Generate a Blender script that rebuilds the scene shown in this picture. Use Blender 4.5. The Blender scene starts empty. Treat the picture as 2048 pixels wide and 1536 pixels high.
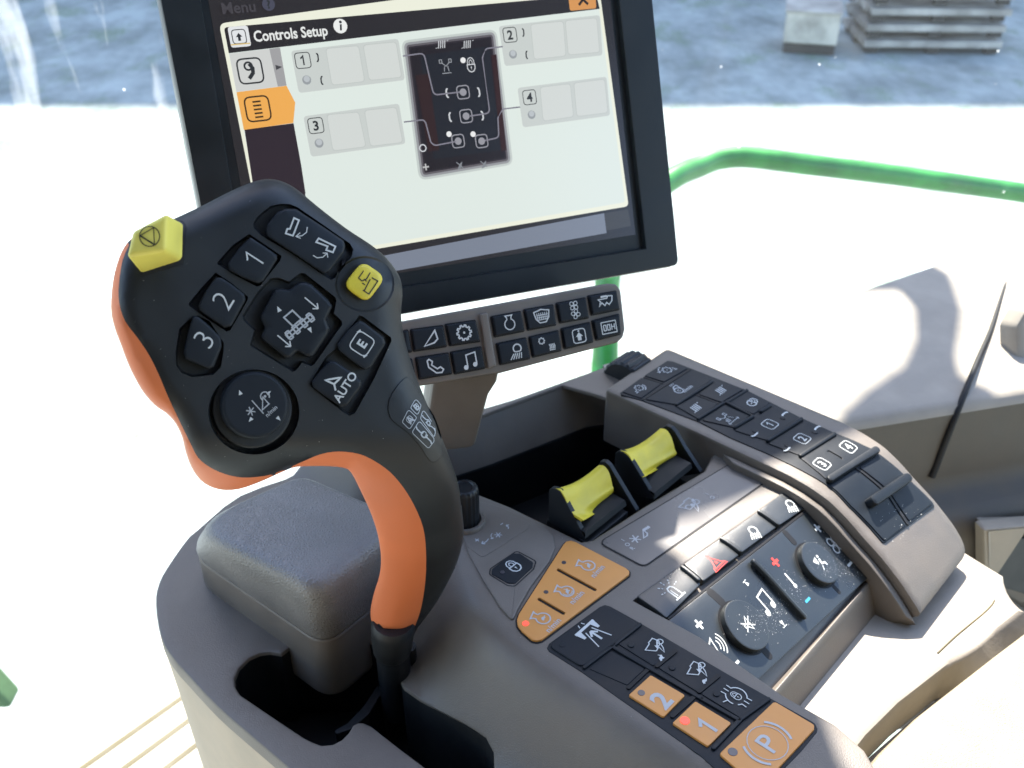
import bpy, bmesh, math, random
import numpy as np
from mathutils import Vector, Matrix
from mathutils.geometry import delaunay_2d_cdt
random.seed(4)
R = math.radians
sc = bpy.context.scene
EXPO = 2.2
# ------------------------------------------------------------------ camera frame
F = 2050.0; PITCH = R(33.2); CP, SP = math.cos(PITCH), math.sin(PITCH); CAMZ = .42
CAM = Vector((0, 0, CAMZ))
def ray(px, py):
    x = (px-1024)/F; y = (768-py)/F
    return Vector((x, CP+y*SP, -SP+y*CP))
def pt(px, py, t): return CAM + ray(px, py)*t
def pz(px, py, z):
    d = ray(px, py); return CAM + d*((z-CAMZ)/d.z)
U = Vector((math.sin(R(42)), math.cos(R(42)), 0)); V = Vector((-U.y, U.x, 0)); ZZ = Vector((0, 0, 1))
def uvz(u, v, z): return U*u + V*v + ZZ*z
ZO = dict(A=(200,340,.37758), B=(640,540,.3125), C=(900,680,.3125), D=(1200,680,.37109), E=(920,1000,.34896), G=(1240,950,.27344),
          J=(300,860,.44007), S=(420,0,.33203), T=(800,0,.36452), L=(0,0,.41667), Q=(1300,500,.3906), N=(0,900,.41408), R=(780,560,.24414),
          W=(1220,700,.14648), K=(1460,780,.21484), M=(1230,940,.14648), H=(420,0,.21484), O=(1020,1060,.18555), P=(1400,1300,.15361),
          Y=(1060,840,.17578), X=(1640,1000,.19922), I=(900,930,.13672), F=(760,740,.13025), V=(700,1220,.17578))
def Z(k, *pts):
    ox, oy, s = ZO[k]
    if not isinstance(pts[0], (tuple, list)): pts = (pts,)
    r = [(ox+x*s, oy+y*s) for x, y in pts]
    return r if len(r) > 1 else r[0]

# ------------------------------------------------------------------ materials
def lin(c):
    return [((x/255)/12.92 if x/255 <= .04045 else (((x/255)+.055)/1.055)**2.4) for x in c]
MATS = {}
def mat(name, col, rough=.5, spec=.5, noise=None, bump=0, bscale=800, metal=0, var=.12, vscale=30, coat=0, emis=None, es=1, sheen=0, kind='noise'):
    m = bpy.data.materials.new(name); m.use_nodes = True; nt = m.node_tree; b = nt.nodes['Principled BSDF']
    L = nt.links.new
    c = (*col, 1)
    b.inputs['Base Color'].default_value = c; b.inputs['Roughness'].default_value = rough
    b.inputs['Specular IOR Level'].default_value = spec; b.inputs['Metallic'].default_value = metal
    b.inputs['Coat Weight'].default_value = coat
    tc = nt.nodes.new('ShaderNodeTexCoord')
    if var:
        n = nt.nodes.new('ShaderNodeTexNoise'); n.inputs['Scale'].default_value = vscale; n.inputs['Detail'].default_value = 6
        L(tc.outputs['Object'], n.inputs['Vector'])
        mx = nt.nodes.new('ShaderNodeMix'); mx.data_type = 'RGBA'; mx.blend_type = 'MIX'
        mx.inputs[6].default_value = (*[x*(1-var) for x in col], 1); mx.inputs[7].default_value = (*[min(1, x*(1+var)) for x in col], 1)
        mr = nt.nodes.new('ShaderNodeMapRange'); mr.inputs[1].default_value = .35; mr.inputs[2].default_value = .65
        L(n.outputs['Fac'], mr.inputs[0]); L(mr.outputs[0], mx.inputs[0]); L(mx.outputs[2], b.inputs['Base Color'])
        mr2 = nt.nodes.new('ShaderNodeMapRange'); mr2.inputs[1].default_value = .3; mr2.inputs[2].default_value = .7
        mr2.inputs[3].default_value = rough*.80; mr2.inputs[4].default_value = min(1, rough*1.2)
        L(n.outputs['Fac'], mr2.inputs[0]); L(mr2.outputs[0], b.inputs['Roughness'])
    if bump:
        if kind == 'noise':
            n2 = nt.nodes.new('ShaderNodeTexNoise'); n2.inputs['Detail'].default_value = 3
            out = n2.outputs['Fac']
        else:
            n2 = nt.nodes.new('ShaderNodeTexVoronoi'); n2.feature = 'DISTANCE_TO_EDGE'; out = n2.outputs['Distance']
        n2.inputs['Scale'].default_value = bscale
        L(tc.outputs['Object'], n2.inputs['Vector'])
        bp = nt.nodes.new('ShaderNodeBump'); bp.inputs['Strength'].default_value = bump; bp.inputs['Distance'].default_value = .0004 if kind == 'noise' else .0007
        L(out, bp.inputs['Height']); L(bp.outputs[0], b.inputs['Normal'])
    if emis:
        b.inputs['Emission Color'].default_value = (*emis, 1); b.inputs['Emission Strength'].default_value = es
    MATS[name] = m
    return m
def em(name, rgb, k=1.0):
    c = lin(rgb)
    return mat(name, (.012, .012, .012), .22, .4, var=0, emis=c, es=k/2**EXPO)

mat('body', (.122,.104,.086), .50, .5, bump=.45, bscale=1300)
mat('body_light', (.25,.21,.16), .55, .4, bump=.3, bscale=1300)
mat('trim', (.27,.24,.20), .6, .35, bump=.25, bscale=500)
mat('trim_shade', (.085,.072,.056), .6, .35, bump=.25, bscale=500)  # side panel trim with the inward face's shade put into the colour
mat('label', (.095,.088,.083), .30, .5, bump=.05, bscale=2500, var=.05)
mat('black', (.0095,.0115,.014), .46, .32, bump=.22, bscale=1800, var=.15)
mat('grip', (.0085,.0105,.0120), .48, .42, bump=.12, bscale=2500, var=.2)
mat('keyblk', (.0095,.0125,.0165), .48, .20, bump=.12, bscale=2600, var=.15)
mat('radio', (.016,.019,.020), .33, .6, bump=.25, bscale=2200, var=.15)
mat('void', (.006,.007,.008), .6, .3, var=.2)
mat('gap', (.008,.008,.009), .6, .3, var=0)
mat('orange_grip', (.62,.165,.055), .50, .4, bump=.06, bscale=2200, var=.05, vscale=20)
mat('orange_key', (.56,.24,.055), .42, .4, bump=.03, bscale=2500, var=.05)
mat('yellow', (.62,.50,.035), .45, .45, bump=.05, bscale=1500, var=.10, vscale=60)
mat('yellow_dull', (.66,.58,.11), .5, .4, bump=.05, bscale=1500, var=.08, vscale=60)
mat('print', (.50,.52,.51), .5, .3, var=.04, vscale=300)
mat('print_dim', (.36,.38,.39), .5, .3, var=.04, vscale=300)
mat('print_grey', (.42,.42,.42), .5, .3, var=.04, vscale=300)
mat('print_black', (.02,.02,.02), .5, .3, var=0)
mat('print_red', (.62,.05,.04), .5, .3, var=0)
mat('print_blue', (.05,.28,.45), .5, .3, var=0)
mat('leather', (.145,.138,.130), .40, .6, bump=.9, bscale=520, kind='voro')
mat('skirt', (.42,.35,.26), .6, .3, bump=.25, bscale=900)  # bounce light from the sunlit floor put into the base colour
mat('cushion', (.265,.235,.165), .62, .3, bump=.8, bscale=700, kind='voro')
mat('bezel', (.013,.016,.017), .42, .3, bump=.12, bscale=2500, var=.15)
mat('bezel_rim', (.16,.16,.15), .35, .5, var=.1)
mat('green', (.028,.20,.035), .38, .45, var=.3, vscale=14, bump=.3, bscale=60)
mat('green_pale', (.07,.13,.06), .6, .3, var=.3, vscale=12)
mat('metal_dark', (.03,.03,.032), .3, .5, metal=.4)
mat('led_off', (.035,.034,.045), .3, .5, var=0)
mat('led_red', (.6,.05,.03), .4, .4, var=0, emis=(1,.06,.035), es=.42)
mat('floor', (.36,.335,.27), .6, .3, bump=.2, bscale=200)
mat('rib', (.085,.070,.035), .6, .3)
mat('dust', (.75,.74,.70), .8, .2, var=0)
mat('wood', (.34,.31,.27), .8, .2, bump=.3, bscale=20, var=.35, vscale=3)
mat('wood_dark', (.05,.045,.04), .9, .2)
mat('cardboard', (.42,.38,.31), .8, .2, var=.3, vscale=4)

# ------------------------------------------------------------------ objects
def link(o, parent=None):
    bpy.context.collection.objects.link(o)
    if parent is not None: o.parent = parent
    return o
def tag(o, label, cat, group=None, kind=None):
    o['label'] = label
    if cat: o['category'] = cat
    if group: o['group'] = group
    if kind: o['kind'] = kind
    return o
def empty(name, label, cat, group=None):
    o = bpy.data.objects.new(name, None); o.empty_display_size = .02; link(o)
    return tag(o, label, cat, group)
def finish(name, bm, m, parent=None, sharp=38, wn=True, mats=None, smooth=True, recalc=True):
    if recalc: bmesh.ops.recalc_face_normals(bm, faces=bm.faces)
    for f in bm.faces: f.smooth = smooth
    if sharp > 0:
        for e in bm.edges:
            if len(e.link_faces) == 2 and e.calc_face_angle(0) > R(sharp): e.smooth = False
    me = bpy.data.meshes.new(name); bm.to_mesh(me); bm.free()
    for k in (mats or [m]): me.materials.append(MATS[k])
    o = bpy.data.objects.new(name, me); link(o, parent)
    if wn:
        w = o.modifiers.new('wn', 'WEIGHTED_NORMAL'); w.keep_sharp = True
    return o

# ------------------------------------------------------------------ surfaces
class PlaneS:
    flat = True
    def __init__(s, o, a, b): s.o, s.A, s.B = Vector(o), a.normalized(), b.normalized(); s.N = s.A.cross(s.B).normalized()
    def p2(s, px, py):
        d = ray(px, py); t = (s.o-CAM).dot(s.N)/d.dot(s.N); q = CAM+d*t-s.o
        return (q.dot(s.A), q.dot(s.B))
    def p3(s, a, b, h=0): return s.o+s.A*a+s.B*b+s.N*h
class HgtS:
    def __init__(s, H, flat=False, z0=0): s.H, s.flat, s.z0 = H, flat, z0
    def p2(s, px, py):
        d = ray(px, py); lo, hi = .25, 1.2            # march then bisect
        def f(t):
            q = CAM+d*t; return q.z-s.H(q.dot(U), q.dot(V))
        if s.flat:
            q = pz(px, py, s.z0); return (q.dot(U), q.dot(V))
        t = .3; p = t
        while t < 1.6 and f(t) > 0: p = t; t += .006
        a, b = p, t
        for _ in range(22):
            c = (a+b)/2
            if f(c) > 0: a = c
            else: b = c
        q = CAM+d*a; return (q.dot(U), q.dot(V))
    def p3(s, a, b, h=0):
        e = .0008
        if s.flat: return uvz(a, b, s.z0+h)
        z = s.H(a, b); gu = (s.H(a+e, b)-z)/e; gv = (s.H(a, b+e)-z)/e
        n = (ZZ-U*gu-V*gv).normalized()
        return uvz(a, b, z)+n*h
def flatz(z): return HgtS(lambda a, b: z, True, z)

# ------------------------------------------------------------------ 2D helpers
def area(p): return .5*sum(p[i][0]*p[(i+1) % len(p)][1]-p[(i+1) % len(p)][0]*p[i][1] for i in range(len(p)))
def ccw(p): return list(p) if area(p) > 0 else list(p)[::-1]
def fillet(p, r, seg=5):
    if not r: return list(p)
    out = []; n = len(p)
    for i in range(n):
        a, b, c = (Vector(p[i-1]), Vector(p[i]), Vector(p[(i+1) % n]))
        d1, d2 = a-b, c-b; l1, l2 = d1.length, d2.length
        if l1 < 1e-7 or l2 < 1e-7: continue
        d1 /= l1; d2 /= l2; ang = d1.angle(d2)
        if ang > R(168): out.append(tuple(b)); continue
        rr = r[i] if isinstance(r, (list, tuple)) else r
        if not rr: out.append(tuple(b)); continue
        tl = min(rr/math.tan(ang/2), l1*.46, l2*.46)
        p0, p1 = b+d1*tl, b+d2*tl
        for k in range(seg+1):
            t = k/seg; out.append(tuple(p0*(1-t)**2+b*2*t*(1-t)+p1*t*t))
    return out
def dens(p, step, closed=True):
    out = []; n = len(p)
    for i in range(n if closed else n-1):
        a, b = p[i], p[(i+1) % n]; l = math.dist(a, b); k = max(1, int(math.ceil(l/step)))
        for j in range(k): out.append((a[0]+(b[0]-a[0])*j/k, a[1]+(b[1]-a[1])*j/k))
    if not closed: out.append(p[-1])
    return out
def spl(p, k=4, closed=True):
    out = []; n = len(p)
    for i in range(n if closed else n-1):
        q = [Vector(p[(i+j) % n]) if closed else Vector(p[min(max(i+j, 0), n-1)]) for j in (-1, 0, 1, 2)]
        for s in range(k):
            t = s/k
            out.append(tuple(.5*((2*q[1])+(q[2]-q[0])*t+(2*q[0]-5*q[1]+4*q[2]-q[3])*t*t+(3*q[1]-q[0]-3*q[2]+q[3])*t**3)))
    if not closed: out.append(tuple(p[-1]))
    return out
def off(p, d):
    n = len(p); out = []
    for i in range(n):
        a, b, c = p[i-1], p[i], p[(i+1) % n]
        e1 = Vector((b[0]-a[0], b[1]-a[1])); e2 = Vector((c[0]-b[0], c[1]-b[1]))
        if e1.length < 1e-9: e1 = e2
        if e2.length < 1e-9: e2 = e1
        e1.normalize(); e2.normalize()
        n1 = Vector((-e1.y, e1.x)); n2 = Vector((-e2.y, e2.x)); s = 1+n1.dot(n2)
        m = (n1+n2)/max(s, .35)
        out.append((b[0]+m.x*d, b[1]+m.y*d))
    return out
def offs(p, d):
    q = off(p, d)
    if d <= 0: return q
    D = Dist(p); n = len(q); ok = [D(*c) > .9*d for c in q]
    if all(ok) or not any(ok): return q
    out = []
    for i in range(n):
        if ok[i]: out.append(q[i]); continue
        for k in range(1, n):
            if ok[(i-k) % n]: out.append(q[(i-k) % n]); break
            if ok[(i+k) % n]: out.append(q[(i+k) % n]); break
    return out
def inside(p, poly):
    x, y = p; r = False; n = len(poly); j = n-1
    for i in range(n):
        xi, yi = poly[i]; xj, yj = poly[j]
        if (yi > y) != (yj > y) and x < (xj-xi)*(y-yi)/(yj-yi)+xi: r = not r
        j = i
    return r
def circ(c, r, n=28, ry=None):
    ry = ry or r
    return [(c[0]+r*math.cos(2*math.pi*i/n), c[1]+ry*math.sin(2*math.pi*i/n)) for i in range(n)]
def caps(a, b, w, n=5):
    a, b = Vector(a), Vector(b); d = (b-a).normalized(); t = math.atan2(d.y, d.x)
    return [(b.x+w/2*math.cos(t-math.pi/2+math.pi*i/n), b.y+w/2*math.sin(t-math.pi/2+math.pi*i/n)) for i in range(n+1)] + \
           [(a.x+w/2*math.cos(t+math.pi/2+math.pi*i/n), a.y+w/2*math.sin(t+math.pi/2+math.pi*i/n)) for i in range(n+1)]
def segd(P, A, B):
    d = B-A; L = (d**2).sum(-1); L = np.where(L < 1e-14, 1e-14, L)
    t = np.clip(((P-A)*d).sum(-1)/L, 0, 1); q = A+d*t[..., None]
    return np.sqrt(((P-q)**2).sum(-1))
class Dist:
    def __init__(s, poly, closed=True):
        s.p = list(poly); a = np.array(poly, float); s.A = a if closed else a[:-1]; s.B = np.roll(a, -1, 0) if closed else a[1:]
    def __call__(s, x, y): return float(segd(np.array([x, y]), s.A, s.B).min())
    def sd(s, x, y): d = s(x, y); return -d if inside((x, y), s.p) else d
def cdt(loops, pts, outer=0):
    vs = []; es = []; rng = []
    for lp in loops:
        b = len(vs); vs += [Vector((x*1000, y*1000)) for x, y in lp]; n = len(lp); rng.append((b, n))
        es += [(b+i, b+(i+1) % n) for i in range(n)]
    vs += [Vector((x*1000, y*1000)) for x, y in pts]
    v, e, f, ov, oe, of = delaunay_2d_cdt(vs, es, [], 0, 1e-5)
    mp = {}
    for i, l in enumerate(ov):
        for k in l: mp[k] = i
    v2 = [(q.x/1000, q.y/1000) for q in v]
    return v2, f, [[mp[b+i] for i in range(n)] for b, n in rng]
def gridpts(poly, step, margin, holes=()):
    xs = [p[0] for p in poly]; ys = [p[1] for p in poly]
    X, Y = np.meshgrid(np.arange(min(xs), max(xs), step), np.arange(min(ys), max(ys), step*.87))
    X[::2] += step/2; P = np.stack([X.ravel(), Y.ravel()], -1); out = []
    allp = [poly]+list(holes); D = [Dist(q) for q in allp]
    for x, y in P:
        if not inside((x, y), poly) or any(inside((x, y), h) for h in holes): continue
        if min(d(x, y) for d in D) < margin: continue
        out.append((x, y))
    return out

# ------------------------------------------------------------------ slab
def slab(name, S, poly, m, parent=None, top=0.0, th=.003, bev=.0006, r=0.0, holes=(), grid=0, loc=False, hdepth=None, taper=0.0, mh=None, sp=0, disp=None):
    p = list(poly) if loc else [S.p2(*q) for q in poly]
    if sp: p = spl(p, sp)
    if isinstance(r, (list, tuple)) and area(p) < 0: r = list(r)[::-1]
    p = ccw(p); p = fillet(p, r); p = ccw(p)
    q = [p[0]]
    for z in p[1:]:
        if math.dist(z, q[-1]) > max(1e-5, bev*.3): q.append(z)
    if math.dist(q[0], q[-1]) < max(1e-5, bev*.3): q.pop()
    p = q
    if grid: p = dens(p, grid)
    hs = []
    for h in holes:
        hl = list(h) if loc else [S.p2(*k) for k in h]
        hl = ccw(hl)[::-1]
        if grid: hl = dens(hl, grid)
        hs.append(hl)
    bm = bmesh.new()
    rings = [(-taper, top-th), (0, top-bev), (bev*.3, top-bev*.3), (bev, top)] if bev else [(-taper, top-th), (0, top)]
    def ring(pp, i, h): return [bm.verts.new(S.p3(x, y, h)) for x, y in offs(pp, i)]
    def bridge(a, b):
        n = len(a)
        for i in range(n): bm.faces.new((a[i], a[(i+1) % n], b[(i+1) % n], b[i]))
    R_ = [ring(p, i, h) for i, h in rings]
    for a, b in zip(R_, R_[1:]): bridge(a, b)
    tp = offs(p, rings[-1][0])
    if hs or grid:
        hin = [off(h, rings[-1][0]) for h in hs]
        pts = gridpts(tp, grid or .01, (grid or .01)*.45, hin) if grid else []
        v2, fs, lps = cdt([tp]+hin, pts)
        HR = []
        for h in hs:
            rr = [ring(h, i, hh) for i, hh in rings]
            if hdepth: rr[0] = ring(h, 0, top-hdepth)
            for a, b in zip(rr, rr[1:]): bridge(a, b)
            HR.append(rr[-1])
        vm = {}
        for li, rg in zip(lps, [R_[-1]]+HR):
            for i, vv in zip(li, rg): vm[i] = vv
        for i, (x, y) in enumerate(v2):
            if i not in vm: vm[i] = bm.verts.new(S.p3(x, y, top+(disp(x, y) if disp else 0)))
        for f in fs:
            cx = sum(v2[i][0] for i in f)/3; cy = sum(v2[i][1] for i in f)/3
            (x1, y1), (x2, y2), (x3, y3) = [v2[i] for i in f]; ar = ((x2-x1)*(y3-y1)-(x3-x1)*(y2-y1))/2
            if abs(ar) < 1e-9: continue
            if ar < 0: f = f[::-1]
            if not inside((cx, cy), tp) or any(inside((cx, cy), h) for h in hin): continue
            try: bm.faces.new([vm[i] for i in f])
            except ValueError: pass
    else:
        bm.faces.new(R_[-1])
    bmesh.ops.remove_doubles(bm, verts=bm.verts, dist=2e-6)
    return finish(name, bm, m, parent, recalc=False)

def loft(name, rings, m, parent=None, cap=True, sharp=38, wn=True, closed=True):
    bm = bmesh.new(); rr = [[bm.verts.new(v) for v in r] for r in rings]
    for a, b in zip(rr, rr[1:]):
        n = len(a)
        for i in range(n if closed else n-1): bm.faces.new((a[i], a[(i+1) % n], b[(i+1) % n], b[i]))
    if cap and closed:
        bm.faces.new(rr[-1])
        if cap != 'end': bm.faces.new(rr[0][::-1])
    return finish(name, bm, m, parent, sharp, wn)
def lathe(name, o, ax, prof, m, parent=None, n=40, flute=0, fr=(0, 0), sharp=38):
    ax = ax.normalized(); a = ax.orthogonal().normalized(); b = ax.cross(a)
    rings = []
    for k, (r, h) in enumerate(prof):
        rg = []
        for i in range(n):
            t = 2*math.pi*i/n
            rr = r*(1-(flute if fr[0] <= k <= fr[1] and i % 4 < 2 else 0))
            rg.append(o+ax*h+a*rr*math.cos(t)+b*rr*math.sin(t))
        rings.append(rg)
    return loft(name, rings, m, parent, True, sharp, False)
def tube(name, pts, r, m, parent=None, n=14, k=6, radii=None):
    P = [Vector(q) for q in spl([tuple(q) for q in pts], k, False)] if k > 1 else [Vector(q) for q in pts]
    rings = []; prev = None
    for i, q in enumerate(P):
        d = (P[min(i+1, len(P)-1)]-P[max(i-1, 0)]).normalized()
        a = (d.orthogonal() if prev is None else (prev-d*prev.dot(d))).normalized(); prev = a; b = d.cross(a)
        rr = r if radii is None else radii[0]+(radii[1]-radii[0])*i/(len(P)-1)
        rings.append([q+a*rr*math.cos(2*math.pi*j/n)+b*rr*math.sin(2*math.pi*j/n) for j in range(n)])
    return loft(name, rings, m, parent, True, 50, False)
def box(name, c, X, Y, Zv, m, parent=None, bev=.002):
    bm = bmesh.new()
    vs = [bm.verts.new(c+X*i+Y*j+Zv*k) for i in (-.5, .5) for j in (-.5, .5) for k in (-.5, .5)]
    for f in ((0,1,3,2),(4,6,7,5),(0,4,5,1),(2,3,7,6),(0,2,6,4),(1,5,7,3)): bm.faces.new([vs[i] for i in f])
    if bev: bmesh.ops.bevel(bm, geom=list(bm.edges), offset=bev, segments=3, profile=.5, affect='EDGES')
    return finish(name, bm, m, parent)

# ------------------------------------------------------------------ printed symbols
_tx = {}
def text_tris(s, bold=0.0):
    key = (s, bold)
    if key in _tx: return _tx[key]
    cu = bpy.data.curves.new('t', 'FONT'); cu.body = s; cu.size = 1; cu.resolution_u = 3; cu.offset = bold
    o = bpy.data.objects.new('t', cu); bpy.context.collection.objects.link(o)
    bpy.context.view_layer.update()
    me = o.evaluated_get(bpy.context.evaluated_depsgraph_get()).to_mesh()
    me.calc_loop_triangles()
    vs = [(v.co.x, v.co.y) for v in me.vertices]; ts = [tuple(t.vertices) for t in me.loop_triangles]
    bpy.data.objects.remove(o); bpy.data.curves.remove(cu)
    x0 = min(v[0] for v in vs); x1 = max(v[0] for v in vs)
    vs = [((x-(x0+x1)/2)/.7, y/.7-.5) for x, y in vs]
    _tx[key] = (vs, ts); return _tx[key]
def ribbon(p, w, closed=False):
    n = len(p); L = []; Rr = []
    for i in range(n):
        a = p[i-1] if (closed or i > 0) else p[i]; c = p[(i+1) % n] if (closed or i < n-1) else p[i]; b = p[i]
        e1 = Vector((b[0]-a[0], b[1]-a[1])); e2 = Vector((c[0]-b[0], c[1]-b[1]))
        if e1.length < 1e-9: e1 = e2.copy()
        if e2.length < 1e-9: e2 = e1.copy()
        e1.normalize(); e2.normalize(); n1 = Vector((-e1.y, e1.x)); n2 = Vector((-e2.y, e2.x))
        m = (n1+n2)/max(1+n1.dot(n2), .4)*(w/2)
        L.append((b[0]+m.x, b[1]+m.y)); Rr.append((b[0]-m.x, b[1]-m.y))
    vs = L+Rr; ts = []
    for i in range(n if closed else n-1):
        j = (i+1) % n; ts += [(i, n+i, n+j), (i, n+j, j)]
    return vs, ts
def polytri(p):
    v, f, _ = cdt([p], [])
    return v, [t for t in f if inside((sum(v[i][0] for i in t)/3, sum(v[i][1] for i in t)/3), p)]
def rrect(x, y, w, h, r, n=4):
    return fillet([(x-w/2, y-h/2), (x+w/2, y-h/2), (x+w/2, y+h/2), (x-w/2, y+h/2)], r, n)
def prim(q):
    k = q[0]
    if k == 'l': return ribbon(q[1], q[2], len(q) > 3)
    if k == 'p': return polytri(q[1])
    if k == 'c': return ribbon(circ((q[1], q[2]), q[3], 22), q[4], True)
    if k == 'd': return polytri(circ((q[1], q[2]), q[3], 16))
    if k == 'a':
        x, y, r, a0, a1, w = q[1:7]; n = 14
        return ribbon([(x+r*math.cos(R(a0+(a1-a0)*i/n)), y+r*math.sin(R(a0+(a1-a0)*i/n))) for i in range(n+1)], w)
    if k == 'r': return ribbon(rrect(*q[1:6]), q[6], True)
    if k == 'R': return polytri(rrect(*q[1:6]))
    if k == 't' and q[1] == '1':
        h = q[4]; a = R(q[6]) if len(q) > 6 else 0; ca, sa = math.cos(a)*h, math.sin(a)*h; w = 2*(q[5] if len(q) > 5 else .012)+.11
        return ribbon([(q[2]+x*ca-y*sa, q[3]+x*sa+y*ca) for x, y in ((-.24,.22),(-.16,.26),(.06,.46),(.06,-.5))], w*h)
    if k == 't':
        vs, ts = text_tris(q[1], q[5] if len(q) > 5 else .012); h = q[4]; a = R(q[6]) if len(q) > 6 else 0
        ca, sa = math.cos(a)*h, math.sin(a)*h
        return [(q[2]+x*ca-y*sa, q[3]+x*sa+y*ca) for x, y in vs], ts
def icon(name, S, at, size, prims, m='print', parent=None, rot=0, h=.00012, sx=1, sy=1, loc=False, sub=0):
    c = at if loc else S.p2(*at); ca, sa = math.cos(R(rot)), math.sin(R(rot))
    bm = bmesh.new()
    for k, q in enumerate(prims):
        vs, ts = prim(q)
        V_ = []
        for x, y in vs:
            x *= size*sx; y *= size*sy
            V_.append(bm.verts.new(S.p3(c[0]+x*ca-y*sa, c[1]+x*sa+y*ca, h+k*.000012)))
        for t in ts:
            try: bm.faces.new([V_[i] for i in t])
            except ValueError: pass
    return finish(name, bm, m, parent, 0, False, smooth=False)
def gear(n=8, r=.3, d=.09, x=0, y=0):
    p = []
    for i in range(n):
        for t, rr in ((-.28, r), (-.16, r+d), (.16, r+d), (.28, r)):
            a = 2*math.pi*(i+t)/n; p.append((x+rr*math.cos(a), y+rr*math.sin(a)))
    return p
def arr(x, y, a, s, w=.05):     # open arrow head
    o = []
    for d in (140, -140): o.append(('l', [(x, y), (x+s*math.cos(R(a+d)), y+s*math.sin(R(a+d)))], w))
    return o
def tri(x, y, a, s):
    return ('p', [(x+s*math.cos(R(a)), y+s*math.sin(R(a))), (x+s*.75*math.cos(R(a+130)), y+s*.75*math.sin(R(a+130))), (x+s*.75*math.cos(R(a-130)), y+s*.75*math.sin(R(a-130)))])
ENG = [('l', [(-.13,.27),(-.15,.40),(-.22,.50),(.22,.50),(.15,.40),(.13,.27)]+[(.32*math.sin(R(t)), -.03+.32*math.cos(R(t))) for t in range(40, 330, 18)], .065, 1)]
LOCK = [('l', [(-.30,.05),(.30,.05),(.30,-.20),(.18,-.38),(0,-.44),(-.18,-.38),(-.30,-.20)], .07, 1),
        ('l', [(-.26,.05),(-.26,.28),(-.15,.45),(0,.5),(.15,.45),(.26,.28),(.26,.05)], .06), ('l', [(-.12,.09),(-.12,.24),(0,.36),(.12,.24),(.12,.09)], .05),
        ('d', 0, -.13, .05), ('l', [(0,-.15),(0,-.27)], .04)]
RABBIT = [('p', [(-.3,-.1),(-.15,.12),(.1,.12),(.2,.2),(.1,.42),(.2,.42),(.28,.22),(.42,.1),(.3,0),(.22,-.2),(.3,-.3),(.1,-.3),(0,-.18),(-.2,-.3),(-.38,-.26)])]
TURTLE = [('p', [(-.42,-.1),(-.3,-.08),(-.2,.12),(0,.22),(.2,.12),(.28,0),(.42,.08),(.46,0),(.36,-.1),(.22,-.12),(.2,-.22),(.1,-.14),(-.1,-.14),(-.2,-.24),(-.26,-.13)])]
COMB = [('l', [(-.5,.32),(-.1,.36),(-.06,.42),(.26,.42),(.30,.12),(.12,-.02),(-.02,.02),(-.06,-.06),(-.26,-.08)], .045, 1), ('c', .30, .06, .13, .045),
        ('l', [(0,-.05),(-.12,-.40),(.08,-.22),(.2,-.02)], .045)]
ARROWL = [('l', [(.28,.2),(-.02,.02)], .06), ('p', [(-.14,-.06),(.06,-.04),(-.04,.14)])]
SQ = [('r', 0, 0, .82, .82, .2, .055)]
BRK = [('p', [(-.04,.42),(.12,.42),(.1,.34),(0,.2),(0,-.2),(.1,-.34),(.12,-.42),(-.04,-.42),(-.14,-.22),(-.14,.22)])]
def sc_(pr, s, x=0, y=0, a=0):
    ca, sa = math.cos(R(a))*s, math.sin(R(a))*s
    T = lambda p: (x+p[0]*ca-p[1]*sa, y+p[0]*sa+p[1]*ca)
    out = []
    for q in pr:
        q = list(q)
        if q[0] == 'l': q[1] = [T(p) for p in q[1]]; q[2] *= s
        elif q[0] == 'p': q[1] = [T(p) for p in q[1]]
        elif q[0] == 'c': q[1], q[2] = T((q[1], q[2])); q[3] *= s; q[4] *= s
        elif q[0] == 'd': q[1], q[2] = T((q[1], q[2])); q[3] *= s
        elif q[0] == 'a': q[1], q[2] = T((q[1], q[2])); q[3] *= s; q[4] += a; q[5] += a; q[6] *= s
        elif q[0] in 'rR':
            c = T((q[1], q[2])); pp = [(c[0]+(px-q[1])*ca-(py-q[2])*sa, c[1]+(px-q[1])*sa+(py-q[2])*ca) for px, py in rrect(*q[1:6])]
            q = ['l', pp, q[6]*s, 1] if q[0] == 'r' else ['p', pp]
        elif q[0] == 't':
            c = T((q[2], q[3])); q = ['t', q[1], c[0], c[1], q[4]*s, q[5] if len(q) > 5 else .012, (q[6] if len(q) > 6 else 0)+a]
        out.append(tuple(q))
    return out
def wheelcombine(): return sc_(COMB, 1)

def grain(S, x, y, s, h):
    a = random.uniform(0, 6.28); p = [S.p3(x+s*math.cos(a+t)*(1 if t else 1.7), y+s*math.sin(a+t), h+random.uniform(0, s*.5)) for t in (0, 2.1, 4.2)]
    bm.faces.new([bm.verts.new(q) for q in p])
# ================================================================== CONTROL CONSOLE
K0 = flatz(0.0)
def smooth_prof(vs, zs, w=.008):
    x = np.linspace(-.3, .7, 2001); y = np.interp(x, vs, zs); k = int(w/.0005); ker = np.hanning(2*k+1); ker /= ker.sum()
    yp = np.convolve(np.pad(y, k, mode='edge'), ker, 'valid')
    return lambda v: float(np.interp(v, x, yp))
zs_ = smooth_prof([-.3,.06,.10,.115,.130,.145,.160,.172,.185,.200,.216,.7], [-.16,-.085,-.060,-.0435,-.029,-.0175,-.0085,-.0005,.0062,.0098,.0115,.012], .006)
zr_ = smooth_prof([-.3,.10,.137,.146,.150,.170,.186,.200,.213,.235,.7], [-.09,-.085,-.066,-.0372,-.0335,-.0217,-.0118,-.0045,-.001,.0,.0], .004 if 0 else .007)
STRIP = HgtS(lambda u, v: zs_(v)); RADIO = HgtS(lambda u, v: zr_(v))
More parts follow.
